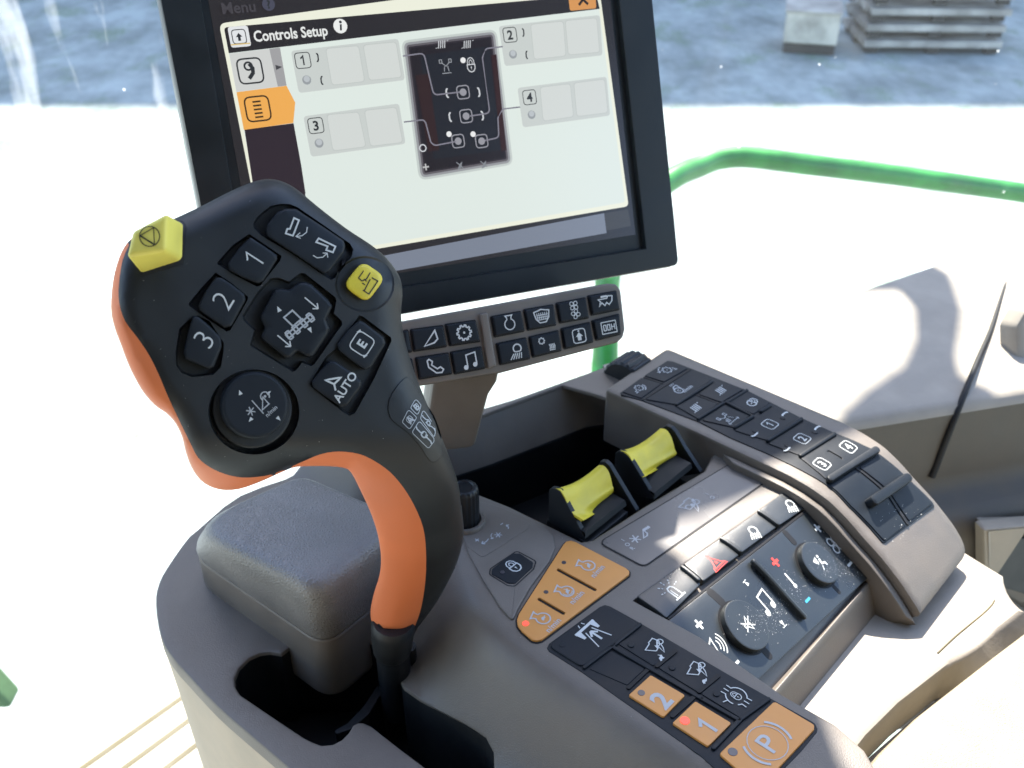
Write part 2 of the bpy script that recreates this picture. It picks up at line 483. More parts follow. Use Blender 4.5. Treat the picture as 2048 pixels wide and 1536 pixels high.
deckpx = [(760,850),(880,900),(912,1010),(922,1075),(941,1150),(972,1212),(1021,1272),(1087,1322),(1171,1375),(1269,1438),(1374,1500),(1436,1536),(1640,1690),(1800,1850)]
deck2 = spl([K0.p2(*p) for p in deckpx], 4, False)
deckpoly = deck2+[(1.2, deck2[-1][1]), (1.2, .9), (.2, .9), (deck2[0][0], .9)]
DD = Dist(deckpoly)
ZB = -.055
def Hskin(u, v):
    d = DD.sd(u, v)
    if d <= 0: return 0.0
    t = min(d/.042, 1); z = ZB*(t*t*(3-2*t))
    return z
SKIN = HgtS(Hskin)
console = empty('control_console', 'taupe textured armrest console holding the joystick slot, label plate and two yellow levers', 'console')
outline = [(600,930),(480,990),(395,1058),(373,1078),(340,1124),(317,1165),(311,1206),(321,1273),(344,1314),(373,1347),(431,1409),(497,1467),(551,1513),(640,1590),(760,1700),
           (1100,1800),(1560,1800),(1800,1620),(1730,1500),(1672,1449),(1566,1389),(1400,1272),(1268,1200),(1582,978),(1612,964),(1480,897),(1340,830),(1296,772),(1300,742),(1234,724),(1024,799),(884,840),(760,880),(660,910)]
o2 = [SKIN.p2(*p) for p in outline]
left2 = spl(o2[:15], 3, False); o2 = left2+o2[15:]
trayT = [(860,872),(990,820),(1125,770),(1190,788),(1260,812),(1330,838),(1400,868),(1432,900),(1408,942),(1290,1012),(1185,1080),(1163,1083),(1096,1050),(1020,1013),(957,988),(880,950),(850,910)]
slot = Z('J', (385,1130),(388,1165),(410,1200),(550,1295),(700,1395),(740,1415),(780,1430),(830,1425),(870,1405),(900,1375),(920,1340),(945,1327),(970,1327),(1010,1345),(1130,1440),(1250,1530),(1400,1640),
         (1500,1650),(1560,1560),(1555,1470),(1520,1405),(1230,1222),(1155,1170),(1138,1140),(1140,1112),(1165,1085),(1190,1040),(1180,990),(1000,960),(800,970),(650,975),(596,1016),(545,1008),(500,1013),(450,1035),(405,1080))
# the shaped cover of the console
tray2 = [K0.p2(*p) for p in trayT]; slot2 = dens([SKIN.p2(*p) for p in slot], .0035)
slab('body', SKIN, o2, 'body', console, top=0, th=.012, bev=.0018, grid=.0075, loc=True, holes=[tray2, slot2], hdepth=.0028)
# side skirt under the cover edge
c0 = Vector((sum(p[0] for p in left2)/len(left2), sum(p[1] for p in left2)/len(left2)))
def skirt(i, z):
    q = off(left2+[left2[-1]], 0)[:-1]
    e = []
    for k, (a, b) in enumerate(left2):
        pa = Vector(left2[max(k-1, 0)]); pb = Vector(left2[min(k+1, len(left2)-1)]); d = (pb-pa).normalized(); n = Vector((-d.y, d.x))
        if (c0-Vector((a, b))).dot(n) < 0: n = -n
        e.append(uvz(a+n.x*i, b+n.y*i, ZB+z))
    return e
loft('side_skirt', [skirt(.0012, -.006), skirt(.0005, -.016), skirt(.002, -.05), skirt(.004, -.11), skirt(.007, -.20), skirt(.012, -.4)], 'skirt', console, False, 60, True, False)
# joystick slot walls and floor
def vring(p2, inset, z, S=None): return [uvz(a, b, (S.H(a, b) if S else 0)+z) for a, b in off(ccw(p2), inset)]
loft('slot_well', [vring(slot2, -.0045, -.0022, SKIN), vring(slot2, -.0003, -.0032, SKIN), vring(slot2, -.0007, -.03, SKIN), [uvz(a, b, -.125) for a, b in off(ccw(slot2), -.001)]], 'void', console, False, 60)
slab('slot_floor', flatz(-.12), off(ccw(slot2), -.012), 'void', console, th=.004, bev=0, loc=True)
# moulded cup rib inside the slot
slab('cup_wall', flatz(-.085), [flatz(-.085).p2(*q) for q in [(757,1366),(764,1384),(738,1428),(702,1458),(672,1468),(668,1460),(694,1446),(726,1412)]], 'black', console, th=.04, bev=.001, loc=True, r=.003)
# storage tray: sloping walls and dark liner
trayB = [(850,975),(985,930),(1172,857),(1235,848),(1290,853),(1335,866),(1378,893),(1402,922)]
top = [pz(x, y, -.0012) for x, y in trayT]
bot = [pz(x, y, -.034) for x, y in trayB]+[top[i]+Vector((0, 0, -.034)) for i in range(8, len(trayT))]
def lerp3(a, b, t): return [p*(1-t)+q*t for p, q in zip(a, b)]
loft('tray_wall', [[v+Vector((0,0,-.001)) for v in lerp3(top, bot, -.004)], lerp3(top, bot, .03), lerp3(top, bot, .96), bot], 'body', console, False, 50)
cen = sum(bot, Vector())/len(bot)
l1 = [v+(cen-v)*.03+Vector((0,0,-.0002)) for v in bot]; l2 = [v+Vector((0,0,-.045)) for v in l1]
l0 = [v+(cen-v)*-.015+Vector((0,0,.0008)) for v in bot]; l05 = [v+(cen-v)*.012+Vector((0,0,.0016)) for v in bot]
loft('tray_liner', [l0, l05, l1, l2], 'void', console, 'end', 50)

# lock island with knob
isl = [(905,985),(940,990),(957,1004),(1000,1016),(1045,1034),(1088,1054),(1106,1072),(1111,1098),(1100,1125),(1062,1176),(1036,1222),(1026,1246),(1000,1218),(966,1164),(938,1112),(918,1060)]
slab('raised_island', K0, isl, 'body', console, top=.0016, th=.004, bev=.0013, r=.004)
slab('label_plate', K0, [(960,1018),(1040,1042),(1062,1052),(1056,1062),(965,1120),(935,1098),(915,1050)], 'body', console, top=.0019, th=.001, bev=.0003, r=.003)
def sym(prims, at, size, S=K0, m='print', p=console, **k): return icon(k.pop('name', 'symbol'), S, at, size, prims, m, p, **k)
sym([('l', [(-.4,0),(.4,0)], .22)], Z('I', 757,898), .0028, m='print_dim', h=.00205)
sym([('l', [(-.4,0),(.4,0)], .18), ('l', [(0,-.4),(0,.4)], .18)], Z('I', 397,1135), .0036, m='print_dim', h=.00205)
sym([('a', -.1,.35,.75,-80,-20,.13)]+arr(.6,.12,75,.35,.13), Z('I', 810,960), .0048, m='print_dim', h=.00205, rot=20)
sym([('a', 0,1.0,1.0,-115,-60,.10)]+arr(-.45,.12,165,.35,.12), Z('I', 525,1160), .0062, m='print_dim', h=.00205)
AST = [('l', [(.42*math.cos(R(a)), .42*math.sin(R(a))), (-.42*math.cos(R(a)), -.42*math.sin(R(a)))], .10) for a in (10, 70, 130)]
sym(AST+[('a', -.1, -.1, .75, 100, 170, .08)]+arr(-.8,.0,265,.25,.08), Z('I', 705,1060), .0058, m='print_dim', h=.00205)
kn = uvz(*K0.p2(931,1048), 0)
lathe('knob_collar', kn, ZZ, [(.0125,.0005),(.0125,.0035),(.0118,.0045),(.0100,.0045),(.0096,.001)], 'body', console, 40)
kb = lathe('rotary_knob', kn, ZZ, [(.0085,.001),(.0088,.003),(.0088,.026),(.0082,.0285),(.0070,.0295),(.0058,.0297),(.0052,.0290)], 'black', console, 72, .06, (1, 3))
# lock key
lk = slab('lock_key', K0, Z('E', (300,320),(345,322),(420,372),(415,400),(315,493),(275,492),(180,438),(182,412)), 'keyblk', console, top=.0024, th=.003, bev=.0006, r=.0015)
icon('symbol', K0, Z('E', 308,398), .0108, LOCK, 'print', lk, h=.0026, rot=-90+90)
slab('status_lamp', K0, circ(K0.p2(*Z('E', 243,432)), .0013, 14), 'led_off', lk, top=.0028, th=.0006, bev=.0001, loc=True)
loft('lock_recess', [[uvz(a, b, .0017) for a, b in off(ccw(fillet([K0.p2(*q) for q in Z('E', (325,300),(440,362),(425,410),(315,510),(270,505),(165,440),(170,405))], .003)), i)] for i in (0, .0008)], 'gap', console, False)
# long grey label plate with lever symbols
plate = slab('lever_label_plate', K0, Z('C', (955,1300),(1240,1452),(2022,905),(1800,793)), 'label', console, top=.0007, th=.002, bev=.0003, r=.0045)
loft('plate_gap', [[uvz(a, b, .00035) for a, b in off(ccw(fillet([K0.p2(*q) for q in Z('C', (955,1300),(1240,1452),(2022,905),(1800,793))], .0045)), i)] for i in (-.0008, .0)], 'gap', plate, False)
PL = dict(m='print_grey', p=plate, h=.00085)
sym([('t','I',0,0,1)], Z('M', 105,970), .0026, rot=0, **PL); sym([('t','O',0,0,1)], Z('M', 168,1030), .0028, **PL); sym([('t','R',0,0,1)], Z('M', 235,1080), .0028, **PL)
sym([('t','I',0,0,1)], Z('M', 1252,338), .0026, **PL); sym([('t','O',0,0,1)], Z('M', 1325,386), .0028, **PL)
sym(sc_(AST, .8, -.55, 0)+[('l', [(-.1,-.25),(.35,.25),(.35,-.1),(.2,-.25)], .09, 1)]+[('R', .62, .22, .5, .16, .03)]+[('l', [(.44+.12*i,.34),(.44+.12*i,.10)], .05) for i in range(4)], Z('M', 365,900), .0105, rot=-8, **PL)
sym(COMB+[('d', .02, .02, .1), ('p', [(.12,.2),(.36,.3),(.34,.16)]), ('a', -.2,.05,.12,20,200,.05)], Z('M', 1058,500), .0155, rot=-6, **PL)

# yellow levers in black wedge housings
def cheek(name, u, pts, m, parent, w=.0032):
    S = PlaneS(uvz(u, 0, 0), -V, ZZ)
    return slab(name, S, pts, m, parent, top=0, th=w, bev=.0006, r=.0012)
def prof_on(u, pts):
    S = PlaneS(uvz(u, 0, 0), -V, ZZ); return [S.p2(*q) for q in pts]
def lever(lab, uL, uR, cl, cr, padL, padR, stepc, base):
    e = console
    h = cheek('lever_housing', uL, cl, 'black', e); h['label'] = lab
    S2 = PlaneS(uvz(uR, 0, 0), -V, ZZ)
    slab('housing_cheek', S2, cr, 'black', h, top=.0, th=.0032, bev=.0006, r=.0012)
    # sloping front floor of the housing
    a0, a1 = prof_on(uL, base); 
    a1 = (a0[0]-.027, a0[1]+.0045); n = 12; rows = []
    for k in range(2):
        u = (uL, uR-.0032)[k]
        rows.append([uvz(u, -a0[0], a0[1]), uvz(u, -a0[0]+.0015, a0[1]+.0035), uvz(u, -a1[0], a1[1]), uvz(u, -a1[0], -.02)])
    loft('housing_front', rows, 'void', h, False, 30, True, False)
    box('housing_base', uvz((uL+uR-.0032)/2, .296, -.0185), U*(uR-uL-.003), V*.034, ZZ*.031, 'void', h, .001)
    L = spl([tuple(q) for q in prof_on(uL, padL)], 3, False); Rr = spl([tuple(q) for q in prof_on(uR-.0032, padR)], 3, False)
    rings = []
    for i in range(n+1):
        t = i/n; u = uL+.0006+(uR-.0032-uL-.0012)*t; sag = .0042*math.sin(math.pi*t)
        rg = []
        for j, (p, q) in enumerate(zip(L, Rr)):
            x = p[0]*(1-t)+q[0]*t; z = p[1]*(1-t)+q[1]*t; wj = max(0, 1-j/(len(L)*.62))
            rg.append(uvz(u, -x+sag*.15*wj, z-sag*wj))
        rg.append(uvz(u, -rg_last(L, Rr, t)[0]+.002, rg_last(L, Rr, t)[1]-.002)); rg.append(uvz(u, -(L[0][0]*(1-t)+Rr[0][0]*t)+.001, (L[0][1]*(1-t)+Rr[0][1]*t)-.012))
        rings.append(rg)
    pd = loft('paddle', rings, 'yellow', h, True, 45)
    return h
def rg_last(L, Rr, t): return (L[-1][0]*(1-t)+Rr[-1][0]*t, L[-1][1]*(1-t)+Rr[-1][1]*t)
lever('front yellow paddle lever', .3795, .4235, Z('Y', (635,1365),(400,920),(340,815),(290,785),(240,775),(212,800),(205,1190),(420,1330)), Z('Y', (1215,1045),(960,620),(900,520),(850,475),(800,470),(780,500),(790,900),(1000,1150)),
      Z('Y', (285,782),(330,800),(385,870),(420,960),(455,1030),(495,1080),(560,1120),(605,1148)), Z('Y', (790,508),(845,515),(895,570),(925,650),(945,740),(955,800),(880,940),(905,970)), None, Z('Y', (640,1340),(500,1085)))
lever('rear yellow paddle lever', .4385, .4835, Z('Y', (1425,915),(1170,490),(1110,410),(1060,370),(1010,352),(965,380),(950,700),(1200,850)), Z('Y', (1945,610),(1760,330),(1650,140),(1600,85),(1545,62),(1500,95),(1520,400),(1750,640)),
      Z('Y', (1025,352),(1085,375),(1130,420),(1165,490),(1195,560),(1225,610),(1250,645),(1300,650)), Z('Y', (1490,90),(1555,105),(1605,170),(1635,250),(1655,330),(1672,385),(1600,450),(1600,480)), None, Z('Y', (1430,890),(1250,650)))

# thumbwheel at the far rim
wc = pz(1262,756,-.003)
lathe('thumbwheel', wc-U*.012, U, [(.0165,0),(.0185,.0015),(.0185,.0225),(.0165,.024)], 'black', console, 80, .07, (1, 2), 30)

bm = bmesh.new()
for _ in range(420):
    a_, b_ = random.uniform(.27, .50), random.uniform(.12, .36)
    if inside((a_, b_), tray2) or (a_ > .345 and b_ < .24): continue
    if Hskin(a_, b_) == 0: grain(K0, a_, b_, abs(random.gauss(.00006, .00005))+.00003, .00008)
d_ = finish('dust', bm, 'dust', console, 0, False, smooth=False); d_['kind'] = 'stuff'
# padded box
padL_, padF, padR, padB = Vector((-.216,.497)), Vector((-.108,.411)), Vector((-.056,.476)), Vector((-.150,.556))
topL, topF, topR, topB = Vector((-.198,.463)), Vector((-.1065,.4065)), Vector((-.060,.470)), Vector((-.134,.515))
def pring(t, z, sc1=1.0, dz=0, rr=(.026,.016,.014,.014)):
    q = [a.lerp(b, t) for a, b in zip((padL_, padF, padR, padB), (topL, topF, topR, topB))]
    c = (q[0]+q[1]+q[2]+q[3])/4
    q = [c+(p-c)*sc1 for p in q]
    f = fillet(q, [r*(.5+.5*sc1) for r in rr], 8)
    return [Vector((x, y, z+dz)) for x, y in f]
pb = empty('padded_box', 'grey grained leatherette pad on a box beside the joystick', 'pad')
loft('box_base', [pring(0, z, s) for z, s in ((-.080,.97),(-.076,.985),(-.034,.985),(-.0318,.975),(-.0312,.94))], 'body', pb, True, 60)
loft('cushion', [pring(t, z, s) for t, z, s in ((0,-.0312,.95),(0,-.0308,.985),(.03,-.0285,.995),(.3,-.016,1),(.6,-.004,1),(.82,.006,.995),(.93,.0115,.98),(1.0,.0155,.94),(1,.0180,.87),(1,.0190,.75),(1,.0194,.5),(1,.0195,.2))], 'leather', pb, True, 70)

# ================================================================== KEYPADS
def key(S, pts, name='key', m='keyblk', parent=None, top=.001, th=.002, bev=.0005, r=.0012, label=None, grid=0, **k):
    o = slab(name, S, pts, m, parent, top=top, th=th, bev=bev, r=r, grid=grid, **k)
    if label: o['label'] = label
    return o
def led(S, at, r=.0016, m='led_off', parent=None, top=.0012):
    return slab('status_lamp', S, circ(S.p2(*at), r, 16), m, parent, top=top, th=.0007, bev=.0001, loc=True)
# orange engine speed panel
osp = empty('engine_speed_panel', 'triangular orange panel with three engine speed keys and one lit red lamp', 'button panel')
oc = Z('O', (575,175),(605,143),(655,132),(705,148),(1250,432),(1285,462),(1282,500),(345,1200),(292,1214),(238,1204),(130,1110),(84,1050),(76,985),(98,920))
o_l = fillet([K0.p2(*q) for q in oc], .0012, 3)
g1 = caps(K0.p2(*Z('O', 522,450)), K0.p2(*Z('O', 912,662)), .0022); g2 = caps(K0.p2(*Z('O', 316,766)), K0.p2(*Z('O', 572,916)), .0022)
slab('key_mat', K0, o_l, 'orange_key', osp, top=.0016, th=.003, bev=.0004, loc=True, holes=[g1, g2])
slab('panel_seat', K0, off(ccw(o_l), -.0009), 'gap', osp, top=.0004, th=.001, bev=0, loc=True)
ES = dict(S=K0, m='print_grey', h=.0018)
for (ex, ey), (tx, ty), fig, (lx, ly), on in (((835,405),(940,468),RABBIT,(580,372),0), ((605,683),(715,750),RABBIT,(388,690),0), ((350,975),(462,1050),TURTLE,(168,1030),1)):
    icon('symbol', K0, Z('O', ex, ey), .0125, ENG+sc_(fig, .42, 0, -.03)+([('a', 0,-.03,.24,150,300,.04)] if ey == 683 else []), 'print_grey', osp, h=.0018, rot=22)
    icon('lettering', K0, Z('O', tx, ty), .0036, [('t', 'n/min', 0, 0, 1)], 'print_grey', osp, h=.0018, rot=4)
    led(K0, Z('O', lx, ly), .0019 if on else .0014, 'led_red' if on else 'led_off', osp, .0018)

# lower armrest keypad
kp = empty('armrest_keypad', 'black keypad with orange keys 2, 1 and P along the near edge of the console', 'keypad')
kout = Z('E', (830,603),(862,612))+Z('E', (1030,705),(1560,1015),(1800,1150))+Z('P', (1440,925),(1500,965),(1530,1030),(1520,1075),(1320,1320),(1100,1545),(700,2000),(300,1640))+Z('E', (1380,1470),(700,990),(510,870),(498,850),(510,825),(800,615))
slab('key_mat', K0, kout, 'keyblk', kp, top=.0004, th=.002, bev=.0003, r=.001)
key(K0, Z('O', (1005,815),(1398,1030),(775,1495),(405,1262)), parent=kp, top=.0014, bev=.0009, r=.004, label='wide black key printed with a road symbol')
key(K0, Z('E', (872,872),(1062,972),(958,1068),(737,972)), parent=kp, top=.0009, bev=.0006, label='blank black key')
key(K0, Z('E', (1045,742),(1232,862),(1108,958),(905,830)), parent=kp, label='black key with a combine and running rabbit')
key(K0, Z('E', (1250,885),(1475,1010),(1362,1108),(1135,968)), parent=kp, label='black key with a combine and turtle')
key(K0, Z('E', (1492,1024),(1762,1152),(1610,1258),(1378,1116)), parent=kp, label='black key with a padlock inside a ring')
k2 = key(K0, Z('E', (1092,1014),(1290,1130),(1165,1256),(964,1130)), m='orange_key', parent=kp, top=.0017, label='orange key with numeral 2')
k1 = key(K0, Z('E', (1347,1164),(1555,1290),(1420,1425),(1214,1290)), m='orange_key', parent=kp, top=.0017, label='orange key with numeral 1 and lit red lamp')
kP = key(K0, Z('P', (962,692),(1484,1000),(1480,1060),(770,1830),(243,1378)), m='orange_key', parent=kp, top=.0017, r=.002, label='large orange parking brake key')
def bar(S, a, b, w, parent, m='keyblk', top=.002, name='ridge', th=.003, bev=.0005, grid=0):
    p, q = S.p2(*a), S.p2(*b); return slab(name, S, caps(p, q, w), m, parent, top=top, th=th, bev=bev, loc=True, grid=grid)
for a, b, w in ((Z('E', 868,848), Z('E', 1385,1150), .0022), (Z('E', 885,838), Z('E', 712,968), .0020), (Z('E', 885,838), Z('E', 1030,722), .0022), (Z('E', 1385,1150), Z('E', 1600,1272), .0022), (Z('E', 1600,1272), Z('E', 1768,1150), .0020), (Z('E',1600,1272), Z('E',1452,1430), .0024)):
    bar(K0, a, b, w, kp, top=.0019)
for a, b, w in ((Z('E', 1232,872), Z('E', 1128,958), .0024), (Z('E', 1478,1014), Z('E', 1370,1104), .0024), (Z('E', 1072,982), Z('E', 966,1082), .0022), (Z('E', 1335,1140), Z('E', 1216,1245), .0024)):
    bar(K0, a, b, w, kp, 'gap', top=.0013, name='slot', th=.001, bev=.0001)
KS = dict(S=K0, p=kp, h=.0015)
ROAD = [('R', 0, .27, .84, .09, .02), ('p', [(-.42,.3),(-.20,.3),(-.27,-.02),(-.36,-.02)]), ('p', [(.42,.3),(.20,.3),(.27,-.02),(.36,-.02)]), ('l', [(-.14,.12),(-.3,-.5)], .035), ('l', [(.14,.12),(.3,-.5)], .035),
        ('l', [(-.07,.46),(-.11,.36)], .03), ('l', [(.07,.46),(.11,.36)], .03), ('l', [(0,0),(0,-.38)], .07)]+arr(0,.05,90,.22,.07)
sym(ROAD, Z('O', 880,1125), .0185, S=K0, p=kp, h=.0016)
sym(COMB+ARROWL+sc_(RABBIT, .42, -.48, -.42), Z('O', 1590,1275), .0125, rot=5, **KS)
sym(COMB+ARROWL+sc_(TURTLE, .42, -.42, -.44), Z('E', 1372,985), .0125, rot=5, **KS)
sym([('a',0,0,.36,-60,60,.04),('a',0,0,.36,120,195,.04),('a',0,0,.36,220,240,.04)]+[('l', [(x*.9,.30),(x,.5)], .035) for x in (-.18,0,.18)]+[('l', [(x*.9,-.30),(x,-.5)], .035) for x in (-.18,0,.18)]+[('l',[(-.34,.12),(-.52,.2)],.035)]+sc_(LOCK, .42, 0, 0), Z('P', 468,625), .0150, **KS)
sym([('t','2',0,0,1,.03)], Z('E', 1150,1160), .0105, S=K0, m='print_grey', p=k2, h=.0019, sx=1.05); sym([('t','1',0,0,1,.03)], Z('E', 1415,1310), .0105, S=K0, m='print_grey', p=k1, h=.0019, sx=1.05)
sym([('c',0,0,.42,.018),('t','P',0,0,.46,.01),('a',0,0,.52,-38,38,.055),('a',0,0,.52,142,218,.055)], Z('P', 872,1240), .0235, S=K0, m='print_grey', p=kP, h=.0019, name='symbol')
led(K0, Z('E', 1038,1118), .0019, 'led_off', k2, .0019); led(K0, Z('E', 1287,1278), .0024, 'led_red', k1, .0020); led(K0, Z('P', 420,1355), .0024, 'led_off', kP, .0019)
for q in ((585,840),(980,840),(1215,970),(1468,1120)): slab('status_lamp', K0, circ(K0.p2(*Z('E', *q)), .0019, 16), 'keyblk', kp, top=.0017, th=.0006, bev=.0005, loc=True)

# ================================================================== STRIP MODULE
st = empty('function_key_strip', 'curved raised module with numbered black rocker keys 1 to 4 along the far side', 'keypad')
slab('housing', STRIP, [(.5035,.1135),(.5820,.1135),(.5820,.3635),(.5035,.3635)], 'body', st, top=0, th=.045, bev=.0028, r=[0,.012,.005,.004], grid=.004, loc=True)
slab('near_rail', STRIP, [(.4975,.116),(.5030,.110),(.5030,.262),(.4975,.252)], 'body', st, top=-.0058, th=.03, bev=.0014, grid=.008, loc=True)
spts = Z('W', (140,590),(800,155),(860,165),(1870,560))+Z('K', (160,10),(650,260),(960,400),(1320,560),(1560,738),(1780,945),(1885,1055),(1898,1090),(1440,1428),(1415,1425),(1290,1280),(1100,1090),(880,880),(600,720),(350,600),(0,450))+Z('W', (1200,985),(440,700),(150,620))
slab('key_mat', STRIP, spts, 'keyblk', st, top=.0008, th=.003, bev=.0005, grid=.004)
SK = dict(S=STRIP, parent=st, top=.0016, th=.0024, bev=.0005, r=.0012, grid=.004)
for zo, pts, lb in (('W', [(785,165),(1065,268),(735,455),(465,372)], 'black key with a small gear and arrow'), ('W', [(425,400),(700,480),(425,680),(160,592)], 'black key with a gear and knob arc'),
    ('W', [(1130,290),(1395,425),(890,765),(480,695)], 'long black key marked n/min'), ('W', [(1425,455),(1825,555),(1520,735),(1200,622)], 'black key with slanted bars, far row'),
    ('W', [(1170,650),(1475,758),(1190,955),(905,790)], 'black key with slanted bars, near row'), ('W', [(1555,775),(1905,920),(1690,1078),(1250,978)], 'black key with a swath symbol'),
    ('K', [(165,25),(375,135),(215,240),(-20,135)], 'black key with a padlock'), ('K', [(395,165),(655,275),(328,480),(35,390),(225,280)], 'rocker key 1'),
    ('K', [(690,305),(965,418),(638,620),(350,512)], 'rocker key 2')):
    key(pts=Z(zo, *pts), label=lb, **SK)
h34 = caps(STRIP.p2(*Z('K', 918,590)), STRIP.p2(*Z('K', 1022,650)), .0024)
slab('key', STRIP, [STRIP.p2(*q) for q in Z('K', (995,440),(1318,562),(888,845),(655,650))], 'keyblk', st, top=.0016, th=.0024, bev=.0005, r=.0012, grid=.004, loc=True, holes=[h34])['label'] = 'split black key 3 and 4'
key(pts=Z('K', (925,905),(1135,765),(1150,765),(1405,955),(1440,1000),(1620,1262),(1440,1410),(1420,1408),(1300,1275),(1110,1085)), label='plain lower left key with a raised lip', **SK)
key(pts=Z('K', (1195,735),(1350,632),(1545,745),(1765,955),(1870,1065),(1655,1230),(1500,1000),(1440,925)), label='plain lower right key with a raised lip', **SK)
for a, b, w, h in (((350,490),(660,292),.0030,.0032), ((655,632),(965,432),.0030,.0032), ((912,862),(1338,588),.0046,.0050), ((285,218),(368,168),.0028,.0030), ((48,362),(208,268),.0026,.0030)):
    bar(STRIP, Z('K', *a), Z('K', *b), w, st, top=h, bev=.0011, grid=.004)
bar(STRIP, Z('K', 1275,1072), Z('K', 1590,855), .0055, st, top=.0085, bev=.0016, name='raised_lip', th=.0085, grid=.004)
for a, b in (((1390,462),(905,770)), ((1865,575),(1590,745)), ((1545,750),(1200,965)), ((1590,745),(1945,930)), ((1945,935),(1700,1085))):
    bar(STRIP, Z('W', *a), Z('W', *b), .0022, st, top=.0026, bev=.0008, grid=.004)
for a, b in (((1090,280),(455,690)), ((470,390),(715,470)), ((1160,620),(1490,750))):
    bar(STRIP, Z('W', *a), Z('W', *b), .0016, st, 'gap', top=.0012, name='slot', th=.001, bev=.0001, grid=.004)
bar(STRIP, Z('K', 1165,735), Z('K', 1420,940), .0018, st, 'gap', top=.0014, name='slot', th=.001, bev=.0001, grid=.004)
bar(STRIP, Z('K', 1470,985), Z('K', 1640,1250), .0022, st, 'gap', top=.0014, name='slot', th=.001, bev=.0001, grid=.004)
SS = dict(S=STRIP, p=st, h=.0018)
HATCH = [('p', [(-.33+.15*i,-.26),(-.265+.15*i,-.26),(-.165+.15*i,.26),(-.23+.15*i,.26)]) for i in range(4)]+[('l', [(-.5,-.24),(-.36,-.2)], .035), ('l', [(.38,.2),(.5,.24)], .035)]
G2 = [('l', gear(8, .24, .07), .045, 1), ('d', 0, 0, .04)]
sym(G2+[('a',-.05,0,.48,90,165,.05)]+arr(-.52,.12,255,.18,.05)+[('R', .42,-.12,.1,.06,.01),('R', .42,-.24,.16,.05,.01),('R',.42,-.36,.22,.05,.01)], Z('W', 775,300), .0125, m='print_dim', **{k:v for k,v in SS.items()})
sym(G2+[('a',0,0,.42,-80,10,.06),('R',-.45,-.1,.16,.08,.02),('R',-.5,-.24,.22,.06,.02)], Z('W', 395,545), .0115, m='print_dim', **SS)
sym([('c',-.1,-.1,.24,.06),('l',[(-.22,.12),(-.05,.30),(.22,.30),(.14,-.12)],.06),('l',[(-.04,.42),(-.04,.56)],.04),('l',[(.08,.42),(.08,.56)],.04),('l',[(.20,.42),(.20,.56)],.04),('t','C',-.1,-.1,.18),('t','n/min',.32,-.34,.26)], Z('W', 930,560), .0135, m='print_dim', **SS)
sym(HATCH, Z('W', 1512,578), .0125, **SS); sym(HATCH, Z('W', 1172,815), .0125, **SS)
sym(LOCK, Z('W', 1938,742), .0105, rot=-80, **SS)
sym([('r',-.32,.30,.14,.22,.03,.045),('r',.28,.30,.14,.22,.03,.045),('l',[(-.25,.24),(-.05,.1),(.05,.1),(.22,.24)],.045),('l',[(-.2,-.08),(-.2,-.3)],.05),('l',[(-.08,0),(-.12,-.3)],.05),('l',[(.03,0),(.0,-.3)],.05),('l',[(.2,.05),(.35,-.25)],.03),
     ('l',[(-.3,-.42),(.5,-.42)],.04)]+arr(-.36,-.42,180,.14,.04)+arr(.55,-.42,0,.14,.04), Z('W', 1585,965), .0125, m='print_dim', **SS)
for t, at in (('1', (368,338)), ('2', (668,472)), ('3', (850,705)), ('4', (1093,545))):
    sym([('r',0,0,.9,.9,.24,.055),('t',t,0,0,.52,.015)], Z('K', *at), .0106, **SS)
for at, ro in (((505,243),90),((808,375),90),((228,432),-90),((530,566),-90)):
    sym([(q[0], [(x, -y) if ro < 0 else (x, y) for x, y in q[1]]) for q in BRK], Z('K', *at), .0086, rot=-ro, **SS)
for q in ((488,278),(790,410),(230,400),(535,535)): slab('finger_dot', STRIP, circ(STRIP.p2(*Z('K', *q)), .0022, 16), 'keyblk', st, top=.0022, th=.001, bev=.0006, loc=True)

# ================================================================== AUDIO AND CLIMATE PANEL
rp = empty('audio_climate_panel', 'dusty black panel with two round dials, plus and minus marks and a hazard key', 'control panel')
slab('housing', RADIO, [(.352,.140),(.503,.140),(.503,.2245),(.352,.2345)], 'body', rp, top=-.0030, th=.02, bev=.0008, grid=.004, loc=True)
slab('fascia', RADIO, [(.340,.134),(.502,.134),(.502,.1485),(.340,.1485)], 'body', rp, top=.0006, th=.01, bev=.001, grid=.004, loc=True)
f1 = RADIO.p2(*Z('G', 345,1078)); f2 = RADIO.p2(*Z('G', 1412,232)); f3 = RADIO.p2(*Z('G', 1850,715)); f4 = RADIO.p2(*Z('G', 1010,1492))
slab('face', RADIO, [f1, f2, RADIO.p2(*Z('G',1510,335)), RADIO.p2(*Z('G',1655,500)), RADIO.p2(*Z('G',1765,620)), f3, f4, (f4[0]-.035, f4[1]+.0015), (f1[0]-.003, f4[1]+.004)], 'radio', rp, top=.0016, th=.005, bev=.0005, grid=.0035, loc=True)
RK = dict(S=RADIO, parent=rp, top=.0022, th=.005, bev=.0006, r=.0008, grid=.0035)
rk = []
for pts, lb in (([(120,905),(432,688),(582,812),(332,1062)], 'dark key with a beacon lamp'), ([(462,668),(722,485),(862,600),(602,792)], 'key with a red hazard triangle'),
            ([(742,470),(1000,288),(1135,395),(884,580)], 'key with a work light, middle of the row'), ([(1018,272),(1240,102),(1300,128),(1405,212),(1152,385)], 'key with a work light, end of the row')):
    rk.append(key(pts=Z('G', *pts), label=lb, m='radio', **RK))
for a, b in (((452,702),(560,790)), ((738,495),(862,580)), ((1012,295),(1135,380))):
    bar(RADIO, Z('G', *a), Z('G', *b), .0026, rp, 'radio', top=.0045, bev=.0010, grid=.004)
bar(RADIO, Z('G', 955,660), Z('G', 1315,1052), .0032, rp, 'radio', top=.0058, bev=.0013, grid=.004)
